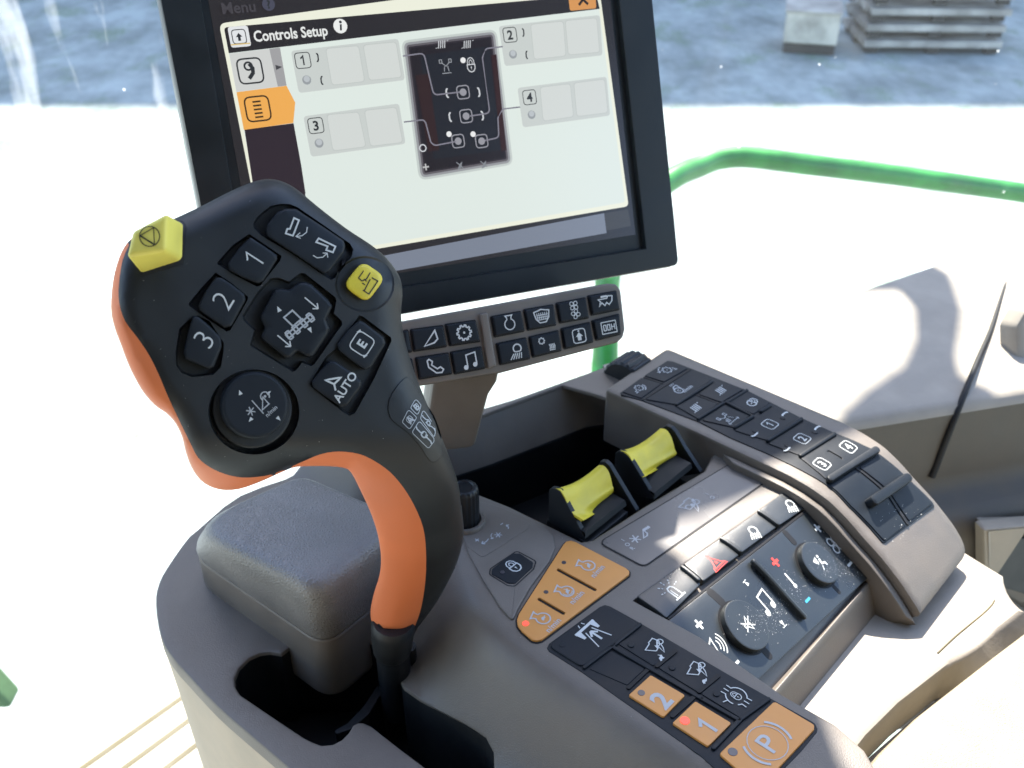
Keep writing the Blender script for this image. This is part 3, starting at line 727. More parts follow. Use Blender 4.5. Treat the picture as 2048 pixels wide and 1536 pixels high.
bar(RADIO, Z('G', 350,1062), Z('G', 1405,228), .0012, rp, 'gap', top=.0018, name='slot', th=.001, bev=.0001, grid=.004)
for a, b, w in (((655,868),(735,940),.0052), ((1200,432),(1262,500),.0040), ((1022,1268),(1078,1328),.0044), ((1538,808),(1588,862),.0028)):
    bar(RADIO, Z('G', *a), Z('G', *b), w, rp, 'gap', top=.00175, name='slot', th=.0006, bev=.0001, grid=.004)
def dial(at, r, h, prims, sz):
    c = RADIO.p2(*at)
    d = slab('dial', RADIO, circ(c, r, 48), 'radio', rp, top=h, th=h-.001, bev=.0011, loc=True)
    slab('dial_well', RADIO, circ(c, r+.0012, 48), 'gap', d, top=.00178, th=.0005, bev=0, loc=True)
    icon('symbol', RADIO, c, sz, prims, 'print', d, h=h+.00015, loc=True, rot=0)
SPK = [('l',[(-.42,-.10),(-.42,.10),(-.22,.10),(.05,.32),(.05,-.32),(-.22,-.10)],.055,1)]
dial(Z('G', 885,1122), .0133, .0065, [('l',[(-.30,-.08),(-.10,-.08),(.22,-.42),(.22,.42),(-.10,.08),(-.30,.08)],.07,1),('l',[(-.42,-.30),(.5,.32)],.07),('l',[(-.42,.30),(.5,-.32)],.07)], .0085)
dial(Z('G', 1418,668), .0122, .0065, [('p',[(-.5,.30),(-.1,.42),(-.14,.12),(-.34,.06)]),('d',.12,.34,.09),('p',[(.0,.2),(.16,.2),(.12,-.05),(.36,-.12),(.36,-.36),(.28,-.36),(.24,-.2),(-.04,-.14)]),('l',[(-.1,.1),(-.3,-.02)],.05),('l',[(-.05,-.2),(-.2,-.42)],.07)], .0095)
RS = dict(S=RADIO, p=rp, h=.0018)
PLUS = [('R',0,0,.9,.24,.02),('R',0,0,.24,.9,.02)]; MINUS = [('R',0,0,.9,.26,.02)]
for at, pr, s, m in (((567,1102),PLUS,.0062,'print'),((1433,398),PLUS,.0060,'print'),((1124,646),PLUS,.0064,'print_red'),((838,1385),MINUS,.0055,'print'),((1668,660),MINUS,.0056,'print'),((1360,922),MINUS,.0056,'print_blue')):
    sym(pr, Z('G', *at), s, m=m, **RS)
NOTE = [('d',-.28,-.36,.14),('d',.30,-.28,.14),('l',[(-.17,-.36),(-.17,.36),(.41,.44),(.41,-.28)],.075)]
sym(NOTE, Z('G', 1048,940), .0125, **RS)
sym([tri(0,0,110,.5),('l',[(-.45,.42),(.35,.52)],.1)], Z('G', 918,805), .0040, **RS); sym([tri(0,0,-90,.5),('l',[(-.45,-.5),(.45,-.5)],.1)], Z('G', 1172,1088), .0044, **RS)
sym([('R',0,.1,.13,.8,.05),('d',0,-.38,.14)], Z('G', 1235,778), .0090, rot=0, **RS)
FAN = [('l', [(.06*math.cos(R(a)),.06*math.sin(R(a)))]+[(.3*math.cos(R(a))+.19*math.cos(R(a+180+t)), .3*math.sin(R(a))+.19*math.sin(R(a+180+t))) for t in range(40,330,35)], .07, 1) for a in (45,135,225,315)]
sym(FAN, Z('G', 1560,512), .0115, **RS)
sym(sc_(SPK, 1, -.1, 0)+[('a',-.02,0,.22,-50,50,.05),('a',-.02,0,.36,-50,50,.05),('a',-.02,0,.50,-50,50,.05)], Z('G', 690,1258), .0135, S=RADIO, p=rp, h=.0018, rot=-12)
icon('symbol', RADIO, Z('G', 385,868), .0130, [('l',[(-.18,-.34),(-.18,.12),(-.1,.26),(.1,.26),(.18,.12),(.18,-.34)],.06),('l',[(-.34,-.38),(.34,-.38)],.07),('l',[(-.07,-.3),(-.07,.1)],.04)]+[('l',[(.34*math.cos(R(a)),.12+.34*math.sin(R(a))),(.42*math.cos(R(a)),.12+.42*math.sin(R(a)))],.05) for a in (10,50,90,130,170)]+[('l',[(.48*math.cos(R(a)),.12+.48*math.sin(R(a))),(.58*math.cos(R(a)),.12+.58*math.sin(R(a)))],.05) for a in (10,50,90,130,170)], 'print', rk[0], h=.0024)
icon('symbol', RADIO, Z('G', 690,655), .0125, [('l',[(0,.50),(.48,-.34),(-.48,-.34)],.035,1),('l',[(0,.32),(.33,-.24),(-.33,-.24)],.05,1),('p',[(0,.08),(.1,-.10),(-.1,-.10)])], 'print_red', rk[1], h=.0024)
WORK = [('a',.1,.15,.26,-40,220,.09)]+[('l',[(-.2+.14*i,-.02),(-.34+.16*i,-.42)],.07) for i in range(5)]
icon('symbol', RADIO, Z('G', 965,440), .0105, WORK, 'print', rk[2], h=.0024, rot=-25); icon('symbol', RADIO, Z('G', 1235,245), .0105, WORK, 'print', rk[3], h=.0024, rot=-25)
# dust grains on the panel
bm = bmesh.new()
fpoly = [f1, f2, f3, f4]
for _ in range(1000):
    gx, gy = random.choice([(1480,760,),(1640,640),(1080,1080),(1290,820),(1150,960),(1500,560),(950,1090),(1660,700)]); x = random.gauss(gx, 75); y = random.gauss(gy, 65)
    c = RADIO.p2(*Z('G', x, y))
    if not inside(c, off(ccw(fpoly), .002)): continue
    hh = .0018
    for dc, dr in ((RADIO.p2(*Z('G',885,1122)), .0133), (RADIO.p2(*Z('G',1418,668)), .0122)):
        if math.dist(c, dc) < dr+.0006: hh = .0067 if math.dist(c, dc) < dr-.0015 else None
        if hh is None: break
    if hh: grain(RADIO, c[0], c[1], abs(random.gauss(.00006, .00006))+.00004, hh)
d_ = finish('dust', bm, 'dust', rp, 0, False, smooth=False); d_['kind'] = 'stuff'
bm = bmesh.new()
for _ in range(60):
    c = STRIP.p2(*Z('K', random.gauss(1600,160), random.gauss(1200,110)))
    if .513 < c[0] < .562 and .14 < c[1] < .2: grain(STRIP, c[0], c[1], abs(random.gauss(.0001,.00008))+.00005, .0018)
d_ = finish('dust', bm, 'dust', st, 0, False, smooth=False); d_['kind'] = 'stuff'

# ================================================================== LOWER PLATE, CUSHION
P2 = HgtS(smooth_base := (lambda u, v: -.057+.057*max(0, min(1, (.088-v)/.045))**2*(3-2*max(0, min(1, (.088-v)/.045)))))
ap = [P2.p2(*q) for q in [(1400,1340),(1560,1200),(1760,1090),(1930,1060),(2010,1150),(2040,1215),(1980,1262),(1890,1335),(1800,1405),(1735,1470),(1665,1560),(1500,1800)]]
ap = [(.352,.150),(.60,.150)]+ap[4:]
base = empty('console_shelf', 'sunlit cream moulded shelf below the dial panel, beside the cushion', 'armrest base')
slab('plate', P2, ap+[(.352, ap[-1][1])], 'trim', base, top=0, th=.03, bev=.004, grid=.007, loc=True)
tube('parting_line', [P2.p3(*P2.p2(*q), .0001) for q in Z('X', (1180,1540),(1350,1380),(1500,1255),(1640,1140),(1720,1060),(1755,1005))], .0006, 'rib', base)
C3 = flatz(-.040)
cu = [C3.p2(*q) for q in [(1700,1560),(1762,1488),(1835,1418),(1925,1348),(2000,1290),(2060,1245),(2250,1130),(2700,1500),(2200,2100),(1500,1850)]]
cz = slab('armrest_cushion', C3, spl(ccw(cu)[:], 1), 'cushion', None, top=0, th=.06, bev=.009, grid=.012, loc=True, r=.03)
tag(cz, 'cream grained armrest cushion in full sun at the near right corner', 'cushion')
gp = [C3.p2(*q) for q in [(1620,1560),(1735,1440),(1890,1310),(2060,1190),(2300,1080),(2700,1400),(1700,2000)]]
slab('under_tray', flatz(-.085), [(a, b) for a, b in gp], 'body', base, th=.01, bev=0, loc=True)
# ================================================================== JOYSTICK
def sst(x, a, b): t = max(0, min(1, (x-a)/(b-a))); return t*t*(3-2*t)
SJ = .44/F
def jd(px, py): return .438+.028*max(-1, min(1.4, (px-520)/280))*(1-.5*sst(py, 880, 1100))+.135*sst(py, 860, 1290)
black_r = [(835,1256),(868,1212),(894,1168),(916,1120),(927,1071),(925,1027),(917,970),(903,926),(887,884),(866,836),(843,781),(824,730),(808,674),(802,628),(805,590),(803,566),(794,544),(772,515),(741,489),(691,456),(634,412),(598,382),(570,365),(540,358),(508,363),(464,381),(411,408),(362,431),(313,453),(275,470),(255,485)]
orange_o = [(238,516),(226,562),(222,616),(229,654),(243,692),(259,734),(283,779),(309,810),(333,827),(351,847),(364,874),(372,906),(386,940),(408,966),(440,979),(478,978),(522,963),(562,945),(592,934),(643,932),(684,935),(702,945),(722,983),(742,1027),(756,1071),(762,1115),(759,1150),(748,1186),(741,1221),(744,1249),(752,1274),(790,1284),(822,1278)]
seam = [(258,490),(245,521),(238,566),(238,604),(250,642),(276,677),(298,710),(317,748),(336,793),(359,842),(381,887),(396,915),(419,934),(450,948),(485,955),(529,952),(564,941),(608,922),(643,908),(678,903),(718,908),(749,922),(780,944),(806,974),(828,1010),(846,1054),(852,1102),(851,1159),(843,1212),(832,1247),(820,1266),(790,1270),(765,1262),(748,1246)]
class Joy:
    flat = False
    def __init__(s):
        s.l = lambda px, py: ((px-520)*SJ, -(py-640)*SJ)
        s.out = [s.l(*q) for q in spl(orange_o+black_r, 3)]
        s.D = Dist(s.out)
    def px(s, a, b): return a/SJ+520, 640-b/SJ
    def p2(s, px, py): return s.l(px, py)
    def base(s, a, b): x, y = s.px(a, b); return CAM+ray(x, y)*jd(x, y)
    def nrm(s, a, b): x, y = s.px(a, b); return -ray(x, y).normalized()
    def bulge(s, a, b, d=None):
        d = s.D(a, b) if d is None else d
        x, y = s.px(a, b); w = sst(y, 860, 1040)
        Rr = .0105*(1-w)+.0175*w; T = .0115*(1-w)+.0175*w
        t = min(d/Rr, 1); return T*math.sqrt(max(0, 1-(1-t)**2))+.0012*(1-w)*min(1, d/.03)
    def p3(s, a, b, h=0):
        return s.base(a, b)+s.nrm(a, b)*(s.bulge(a, b)+h)
JS = Joy()
joy = empty('joystick', 'black and orange multifunction joystick with numbered buttons and a yellow cube button', 'joystick')
out = JS.out if area(JS.out) > 0 else JS.out[::-1]
seamc = [JS.l(*q) for q in spl(seam, 3, False)]
# region of the black front: seam + black right edge
blackpoly = seamc+[JS.l(*q) for q in spl([(822,1276),(828,1270)]+black_r, 3, False)]
wells = [
 (Z('A', (870,215),(905,190),(960,178),(1005,180),(1045,196),(1190,295),(1325,390),(1342,420),(1335,455),(1250,572),(1222,582),(1190,562),(1020,445),(850,345),(815,310),(812,280),(835,245)), .0042),
 (Z('A', (790,338),(875,395),(962,455),(955,480),(850,612),(830,618),(720,560),(622,500),(620,490),(700,400)), .0042),
 (Z('A', (612,542),(700,600),(785,672),(782,690),(690,850),(670,856),(570,790),(472,720),(470,705),(540,620)), .0042),
 (Z('A', (470,792),(520,770),(580,800),(655,915),(655,960),(640,1045),(600,1085),(490,1098),(430,1075),(402,1035),(400,960),(420,840)), .0042),
 (Z('A', (905,572),(950,570),(1000,590),(1062,545),(1085,547),(1245,672),(1253,690),(1240,760),(1282,800),(1282,820),(1135,1030),(1118,1040),(1070,1022),(1035,1065),(1018,1068),(800,935),(795,920),(815,850),(760,800),(755,770),(835,645)), .0040),
 ([(Z('A', (815+242*math.cos(t), 1282-226*math.sin(t)))) for t in [2*math.pi*i/36 for i in range(36)]], .0055),
 (Z('A', (1372,770),(1392,775),(1540,885),(1545,905),(1450,1110),(1350,1290),(1320,1302),(1290,1285),(1120,1150),(1112,1130),(1195,990),(1260,935),(1300,870)), .0036),
 ([(Z('A', (1402+158*math.cos(t), 605-150*math.sin(t)))) for t in [2*math.pi*i/28 for i in range(28)]], .0012),
]
WL = []
for w, dp in wells:
    o_ = dens(ccw([JS.l(*q) for q in w]), .003); WL.append((o_, off(o_, .0009), dp))
loops = [out, ] + [w[0] for w in WL] + [w[1] for w in WL]
pts = []
for x, y in gridpts(out, .0030, .0012):
    ok = True
    for o_, i_, dp in WL:
        if abs(Dist(o_)(x, y)) < .0014: ok = False; break
    if ok: pts.append((x, y))
sp_ = [p for p in dens(seamc, .0025, False) if JS.D(*p) > .0006]
pts = [p for p in pts if Dist(sp_, False)(*p) > .0014]
for d_s in (-.0008, .0008):
    pass
rim = []
for k_, dd in enumerate((.00035, .0009, .0018, .0030, .0044)):
    for q in dens(offs(out, dd), .0016 if k_ < 3 else .0024):
        if JS.D(*q) > dd*.85 and Dist(sp_, False)(*q) > .0007 and all(Dist(w_[0])(*q) > .0012 and not inside(q, w_[0]) for w_ in WL): rim.append(q)
pts = [p for p in pts if JS.D(*p) > .0056]+rim
v2, fs, lps = cdt([dens(out, .0018)]+loops[1:], pts+sp_)
seamD = Dist(sp_, False)
nO = set(lps[0])
bmB, bmO = bmesh.new(), bmesh.new(); mB, mO = {}, {}
innerw = [w[1] for w in WL]
def pos(i, back=False):
    x, y = v2[i]; d = 0 if i in nO else JS.D(x, y)
    b = JS.bulge(x, y, d)
    if back:
        px, py = JS.px(x, y); w = sst(py, 900, 1080); return JS.base(x, y)-JS.nrm(x, y)*b*(1.5*(1-w)+1.0*w)
    dep = 0
    ig = set()
    for k, (o_, i_, dp) in enumerate(WL):
        if i in wellin[k]: dep = dp; break
        if inside((x, y), i_): dep = dp; break
    sd = seamD(x, y)
    if sd < .0006 and d > .0005: dep += .0007
    return JS.base(x, y)+JS.nrm(x, y)*(b-dep)
wellin = [set(lps[1+len(WL)+k]) for k in range(len(WL))]
cache = {}
def vget(bmx, mp, i, back):
    k = (i, back and i not in nO)
    if k not in mp:
        if k not in cache: cache[k] = pos(i, k[1])
        mp[k] = bmx.verts.new(cache[k])
    return mp[k]
for f in fs:
    c = (sum(v2[i][0] for i in f)/3, sum(v2[i][1] for i in f)/3)
    if not inside(c, out): continue
    blk = inside(c, blackpoly)
    bmx, mp = (bmB, mB) if blk else (bmO, mO)
    try: bmx.faces.new([vget(bmx, mp, i, False) for i in f])
    except ValueError: pass
    # the rear of the shell: orange behind the head and inside of the grip
    px, py = JS.px(*c)
    rear_or = (not blk) or py < 900
    bmx, mp = (bmO, mO) if rear_or else (bmB, mB)
    if not all(i in nO for i in f):
        try: bmx.faces.new([vget(bmx, mp, i, True) for i in f][::-1])
        except ValueError: pass
for b in (bmB, bmO):
    for f in b.faces: f.smooth = True
finish('body', bmB, 'grip', joy, 34, False, smooth=True)
finish('thumb_grip', bmO, 'orange_grip', joy, 50, False, smooth=True)
# wells are lined by the dark body; buttons
def jkey(pts, top=.0016, th=.004, m='keyblk', bev=.0011, r=.0012, name='button', label=None):
    o = slab(name, JS, pts, m, joy, top=top, th=th, bev=bev, r=r, grid=.005)
    if label: o['label'] = label
    return o
JT = dict(rot=57, h=0)
def jsym(prims, at, size, key_, top, m='print', rot=57, **k): icon('symbol', JS, Z('A', *at), size, prims, m, key_, rot=rot, h=top+.00015, **k)
rk_ = jkey(Z('A', (985,205),(1035,205),(1165,290),(1290,372),(1300,402),(1290,440),(1215,540),(1185,550),(1040,452),(885,352),(876,325),(885,290),(935,225)), .0020, r=.0014, label='wide rocker with two auger symbols')
AUG = [('l', [(-.5,-.12),(.12,-.12),(.12,.22),(.42,.22),(.3,.0),(.3,-.34),(-.5,-.34)], .07, 1)]
def jpoly(polys, key_, top, w=.00055, m='print'):
    bm = bmesh.new()
    for k, (pl, cl) in enumerate(polys):
        p = dens([JS.p2(*q) for q in Z('A', *pl)], .002, cl); vs, ts = ribbon(p, w, cl); V_ = [bm.verts.new(JS.p3(x, y, top+.00016+k*.00001)) for x, y in vs]
        for t in ts:
            try: bm.faces.new([V_[i] for i in t])
            except ValueError: pass
    finish('symbol', bm, m, key_, 0, False, smooth=False)
jpoly([([(1028,254),(1054,266),(1035,315),(1022,348),(984,336),(992,312),(1006,312)],1), ([(1158,362),(1247,405),(1234,436),(1198,424),(1206,404),(1145,382)],1)], rk_, .0020, .0007)
jpoly([([(1098,302),(1094,330),(1070,348),(1040,352)],0), ([(1060,332),(1038,352),(1063,362)],0), ([(1128,452),(1150,465),(1180,462),(1202,442)],0), ([(1180,440),(1203,440),(1207,464)],0)], rk_, .0020, .0004)
for n_, pts, at, s_ in (('1', ((795,355),(865,400),(935,448),(940,472),(865,590),(835,602),(755,570),(682,530),(676,495),(735,415)), (815,470), .0098),
    ('2', ((612,568),(645,570),(705,610),(765,657),(772,690),(695,828),(660,836),(590,790),(528,745),(520,720),(560,640)), (650,690), .0102),
    ('3', ((492,774),(520,775),(580,825),(638,885),(645,935),(602,1045),(575,1055),(455,1003),(443,965),(468,850)), (550,897), .0102)):
    kk = jkey(Z('A', *pts), .0022, r=.0010, label='black button with numeral '+n_)
    jsym([('t', n_, 0, 0, .92, -.018)], at, s_, kk, .0022, m='print')
dp_ = jkey(Z('A', (925,632),(965,628),(1000,636),(1050,598),(1085,592),(1120,605),(1210,690),(1232,722),(1198,795),(1218,840),(1212,865),(1140,975),(1118,992),(1092,990),(1045,958),(1012,998),(985,1000),(860,900),(850,880),(872,835),(848,790),(850,770)), .0016, bev=.0015, r=.0012, label='four way pad with header symbol')
HEAD = [('l',[(-.16,.02),(-.2,.4),(.14,.4),(.18,.02)],.05,1)]+[('l',[(-.5,-.05),(.5,-.05),(.5,-.18),(-.5,-.18)],.05,1)]+[('r',x,-.12,.12,.26,.02,.05) for x in (-.42,-.15,.15,.42)]
jsym(HEAD, (1045,812), .0140, dp_, .0016, m='print_dim', rot=40)
for at, a in (((948,740),57),((1112,845),237)): jsym([tri(0,0,60,.5)], at, .0034, dp_, .0016, rot=a)
for at, a in (((1120,705),-40),((975,905),-40)): jsym([('l',[(-.5,0),(.5,0)],.07)]+arr(.5,0,0,.32,.07), at, .0075, dp_, .0016, rot=a)
dc = Z('A', 815,1245)
q0_ = JS.p2(*dc); n0_ = JS.nrm(*q0_); a0_ = (JS.base(q0_[0]+.002, q0_[1])-JS.base(*q0_)).normalized(); DP = PlaneS(JS.base(*q0_)+n0_*.0125, a0_, n0_.cross(a0_))
dl = slab('thumb_dial', DP, circ((0, 0), .0138, 48), 'keyblk', joy, top=.0034, th=.011, bev=.0018, loc=True)
slab('dial_collar', DP, circ((.0003, -.0012), .0168, 48), 'grip', joy, top=-.0018, th=.006, bev=.0014, loc=True)
def dsym(prims, at, size, rot=57, m='print'):
    icon('symbol', DP, Z('A', *at), size, prims, m, dl, rot=rot, h=.0036)
DS = [('l',[(-.28,.34),(-.28,.06)],.08),('l',[(-.40,.28),(-.16,.10)],.08),('l',[(-.40,.10),(-.16,.30)],.08)]
dsym(sc_(AST,.42,-.36,.06)+[('l',[(-.06,-.34),(-.06,.34)],.04),('l',[(.0,-.2),(.34,.16),(.34,-.2)],.05,1),('a',.42,.12,.17,-60,200,.045),('d',.42,.12,.05),('t','n/min',.22,-.46,.17)], (830,1250), .0108, 42, 'print_dim')
for at, a in (((732,1182),110),((880,1182),40),((788,1320),230),((932,1314),-45)): dsym([tri(0,0,0,.5)], at, .0028, a)
ek = jkey(Z('A', (1372,795),(1400,808),(1500,885),(1513,920),(1435,1048),(1402,1060),(1330,1010),(1262,955),(1255,925),(1310,850)), .0020, r=.001, label='black button marked E')
jsym([('r',0,0,.9,.9,.24,.05),('t','E',0,0,.42,.03),('p',[(.30,.50),(.5,.42),(.42,.30)]),('p',[(-.30,-.50),(-.5,-.42),(-.42,-.30)])], (1388,920), .0095, ek, .0020)
ak = jkey(Z('A', (1218,1010),(1245,1012),(1320,1062),(1385,1118),(1385,1145),(1312,1248),(1275,1256),(1200,1205),(1126,1152),(1118,1122),(1165,1062)), .0020, r=.001, label='black button marked AUTO')
jsym([('t','AUTO',0,0,1,.02)], (1298,1150), .0036, ak, .0020)
jpoly([([(1193,1113),(1278,1098),(1240,1134)],1), ([(1240,1134),(1248,1168)],0)], ak, .0020, .0008)
yk = jkey(Z('A', (1390,482),(1514,568),(1412,706),(1284,612)), .0026, m='yellow', r=.0042, bev=.0013, label='yellow rounded button with unloading symbol')
jpoly([([(1397,533),(1370,572),(1388,588)],0), ([(1432,543),(1412,577),(1388,588)],0), ([(1440,570),(1472,588),(1425,657),(1393,636)],0), ([(1432,578),(1400,640)],0), ([(1400,578),(1413,590)],0), ([(1390,598),(1404,608)],0)], yk, .0026, .00045, 'print_black')
# yellow cube button
def pd_(zx, t): q = Z('A', *zx); return pt(q[0], q[1], t)
bm = bmesh.new()
fr = [pd_(q, .386) for q in ((172,322),(354,228),(346,432),(136,458))]
bk = [pd_(q, t) for q, t in (((230,390),.406),((445,280),.411),((440,478),.411),((218,556),.404))]
fv = [bm.verts.new(v) for v in fr]; bv = [bm.verts.new(v) for v in bk]
bm.faces.new(fv); bm.faces.new(bv[::-1])
for i in range(4): bm.faces.new((fv[i], fv[(i+1) % 4], bv[(i+1) % 4], bv[i]))
bmesh.ops.recalc_face_normals(bm, faces=bm.faces)
bmesh.ops.bevel(bm, geom=list(bm.edges), offset=.0022, segments=4, profile=.6, affect='EDGES')
cb = finish('cube_button', bm, 'yellow_dull', joy); cb['label'] = 'protruding yellow cube button with a triangle in a circle'
cA = (fr[1]-fr[0]).normalized(); cN = (fr[1]-fr[0]).cross(fr[3]-fr[0]).normalized()
if cN.dot(CAM-fr[0]) < 0: cN = -cN
CS = PlaneS(fr[0], cA, cN.cross(cA))
icon('symbol', CS, Z('A', 264,352), .0082, [('c',0,0,.46,.045),('l',[(-.36,.25),(.36,.25),(0,-.44)],.04,1),('l',[(-.36,.25),(0,-.44)],.07)], 'print_black', cb, rot=3, h=.0003)
slab('cube_seat', JS, Z('A', (205,520),(225,565),(445,500),(460,300),(440,268),(395,265)), 'gap', joy, top=.0003, th=.001, bev=.0001, r=.001, grid=.005)
# paddle plate with A B C D
pp = slab('touch_plate', JS, spl(Z('F', (400,112),(440,120),(500,190),(570,300),(660,440),(745,570),(830,700),(890,850),(935,990),(958,1120),(962,1230),(945,1320),(890,1395),(830,1420),(775,1400),(700,1310),(620,1180),(500,1030),(380,915),(250,830),(170,750),(130,650),(125,560),(150,430),(220,310),(300,200)), 2), 'grip', joy, top=.0005, th=.0015, bev=.0003, grid=.003)
def fline(pts, w=10, cl=True):
    return [JS.p2(*q) for q in Z('F', *pts)]
def jline(polys, w=.00030, h=.0008):
    bm = bmesh.new()
    for pl, cl in polys:
        p = [JS.p2(*q) for q in Z('F', *pl)]
        if cl: p = fillet(p, .0009, 3)
        p = dens(p, .0015, cl); vs, ts = ribbon(p, w, cl); V_ = [bm.verts.new(JS.p3(x, y, h)) for x, y in vs]
        for t in ts:
            try: bm.faces.new([V_[i] for i in t])
            except ValueError: pass
    finish('marking', bm, 'print_dim', pp, 0, False, smooth=False)
jline([([(550,440),(632,540),(580,700),(468,580)], 1), ([(438,605),(565,730),(455,915),(340,800)], 1), ([(605,780),(828,1050),(830,1095),(745,1208),(502,970),(502,940)], 1), ([(660,598),(840,860),(850,960),(832,1035),(622,745)], 1),
       ([(555,500),(600,560),(575,632),(520,570)], 1), ([(450,690),(515,750),(460,830),(395,765)], 1), ([(670,930),(715,970),(680,1060),(628,1000)], 1), ([(740,750),(770,800),(755,870),(718,820)], 1)])
for at, s_, t_ in (((560,565),.0038,'B'),((458,762),.0044,'A'),((672,998),.0040,'C'),((745,812),.0028,'D')):
    icon('symbol', JS, Z('F', *at), s_*.75, [('t', t_, 0, 0, 1, .03)], 'print_dim', pp, rot=48, h=.0009, sx=.8)
for at, ro, s_ in (((602,925),55,.0050),((745,1075),235,.0050),((690,735),60,.0038),((805,890),240,.0038)):
    icon('symbol', JS, Z('F', *at), s_, BRK, 'print_dim', pp, rot=ro-10, h=.0009, sx=.8)
# dust grains on the joystick face
bm = bmesh.new()
for _ in range(170):
    q = JS.l(random.uniform(250, 800), random.uniform(380, 1150))
    if not inside(q, blackpoly) or JS.D(*q) < .004 or any(inside(q, w_[0]) for w_ in WL): continue
    grain(JS, q[0], q[1], abs(random.gauss(.00005, .00004))+.00003, .00005)
d_ = finish('dust', bm, 'dust', joy, 0, False, smooth=False); d_['kind'] = 'stuff'
# collar, shaft and boot
a_, b_ = pt(786,1248,.578), pt(784,1300,.592)
c_ = pt(797,1420,.640)
ax = (b_-a_).normalized()
loft('collar', [[a_+(b_-a_)*t+ (ax.orthogonal().normalized()*math.cos(k*math.pi/14)+ax.cross(ax.orthogonal().normalized())*math.sin(k*math.pi/14))*r for k in range(28)] for t, r in ((-.12,.0112),(0,.0124),(.15,.0124),(.75,.0116),(1.0,.0108),(1.1,.0095))], 'grip', joy, True, 60, False)
tube('shaft', [b_-ax*.004, pt(789,1345,.610), c_], .0098, 'black', joy, 20, 5)
tube('clevis', [pt(818,1292,.604), pt(822,1345,.622)], .0042, 'black', joy, 12, 4)
lathe('screw', pt(806,1309,.590), ray(806,1309)*-1, [(.0014,-.002),(.0014,0),(.0009,.0003)], 'metal_dark', joy, 16)

# ================================================================== MONITOR
def camdir(x, y, z): return (Vector((x, CP*z+y*SP, -SP*z+y*CP))).normalized()   # camera-space (right, up, forward)
mA = camdir(.925, .198, .326); mD = camdir(.161, -.968, .195); mB_ = (-mD-mA*(-mD).dot(mA)).normalized()
MS = PlaneS(pt(860,300,.62), mA, mB_)
if MS.N.dot(CAM-MS.o) < 0: print('WARN normal')
mon = empty('monitor', 'large touchscreen monitor in a black frame behind the joystick, Controls Setup page lit', 'monitor')
MO = [(296,-130),(1291,-165),(1303,0),(1360,524),(1354,536),(804,632),(452,692),(400,402),(325,0)]
slab('housing', MS, [(294,-130),(1291,-165),(1361,533),(452,694)], 'bezel_rim', mon, top=-.0055, th=.030, bev=.0025, r=.005, taper=-.001)
MI = [(392,-100),(1228,-130),(1276,470),(536,585)]
MI2 = [(402,0),(1237,0),(1294,496),(560,610)]
slab('bezel', MS, [(297,-128),(1289,-163),(1358,530),(455,690)], 'bezel', mon, top=0, th=.0056, bev=.0008, r=.0045, holes=[[(382,-118),(1222,-150),(1292,497),(505,622)]], hdepth=.0055)
ms = slab('screen', MS, [(378,-122),(1226,-154),(1296,501),(500,626)], 'bezel', mon, top=-.0045, th=.0008, bev=0)
E_ = {}
def emx(rgb, k=1):
    key_ = (rgb, k)
    if key_ not in E_: E_[key_] = 'scr_%d_%d_%d_%d' % (*rgb, int(k*100)); em(E_[key_], rgb, k)
    return E_[key_]
_sh = [-.0044]
def scr(pts, rgb, r=0, name='graphic', k=1, parent=None, st_=.00006):
    _sh[0] += st_
    return slab(name, MS, pts, emx(rgb, k), parent or ms, top=_sh[0], th=.00003, bev=0, r=r)
def scl(pts, w, rgb, cl=False, r=0, name='graphic_line'):
    _sh[0] += .00003
    p = [MS.p2(*q) for q in pts]
    if r: p = fillet(p, r) if cl else fillet_open(p, r)
    bm = bmesh.new(); vs, ts = ribbon(p, w, cl); V_ = [bm.verts.new(MS.p3(x, y, _sh[0])) for x, y in vs]
    for t in ts: bm.faces.new([V_[i] for i in t])
    return finish(name, bm, emx(rgb), ms, 0, False, smooth=False)
def fillet_open(p, r):
    q = fillet(p, r, 5)  # closed fillet, drop the artificial corner arcs
    lo = min(range(len(q)), key=lambda i: math.dist(q[i], p[0])); hi = min(range(len(q)), key=lambda i: math.dist(q[i], p[-1]))
    a, b = lo, hi
    mid = []
    for i in range(1, len(p)-1):
        t = fillet([p[i-1], p[i], p[i+1]], [0, r, 0], 5); mid += t[1:-1] if math.dist(t[0], p[i-1]) < 1e-9 else t
    return [p[0]]+mid+[p[-1]]
def sci(prims, at, size, rgb, rot=0, name='screen_symbol', **k):
    _sh[0] += .00004
    return icon(name, MS, at, size, prims, emx(rgb), ms, rot=rot, h=_sh[0], **k)
scr([(423,0),(1206,0),(1276,468),(522,592)][:0] or [(399,-110),(1212,-140),(1277,469),(522,592)], (40,38,42), name='display')
scr([(720,560),(1214,426),(1219,466),(540,580),(535,552)][:0] or [(545,555),(1214,426),(1219,466),(551,586)], (122,130,146), name='status_bar')
scr([(1214,426),(1262,418),(1268,452),(1219,461)], (62,62,64), r=.001)
scr(Z('H', (90,205),(2060,-60),)+[(1206,-14),(1263,412),(537,535)], (236,238,220), r=[.004,0,.004,.003,.003], name='popup_border')
PI = [(449,52)]+[(1195,-8),(1249,398),(545,521)]
scr([(449,52),(1200,-14),(1256,404),(541,527)], (222,232,226), r=.0022, name='popup_page')
scr([(449,51),(1198,-14),(1207,28),(1207,14),(460,104)][:0] or [(449,52),(1198,-14),(1205,15),(459,104)], (38,36,40), r=[.002,0,0,0], name='title_bar')
scr([(1142,-10),(1196,-16),(1198,14),(1145,19)], (214,150,84), r=.0014, name='close_button')
sci([('l',[(-.4,.4),(.4,-.4)],.2),('l',[(-.4,-.4),(.4,.4)],.2)], (1171,-4), .008, (30,25,25))
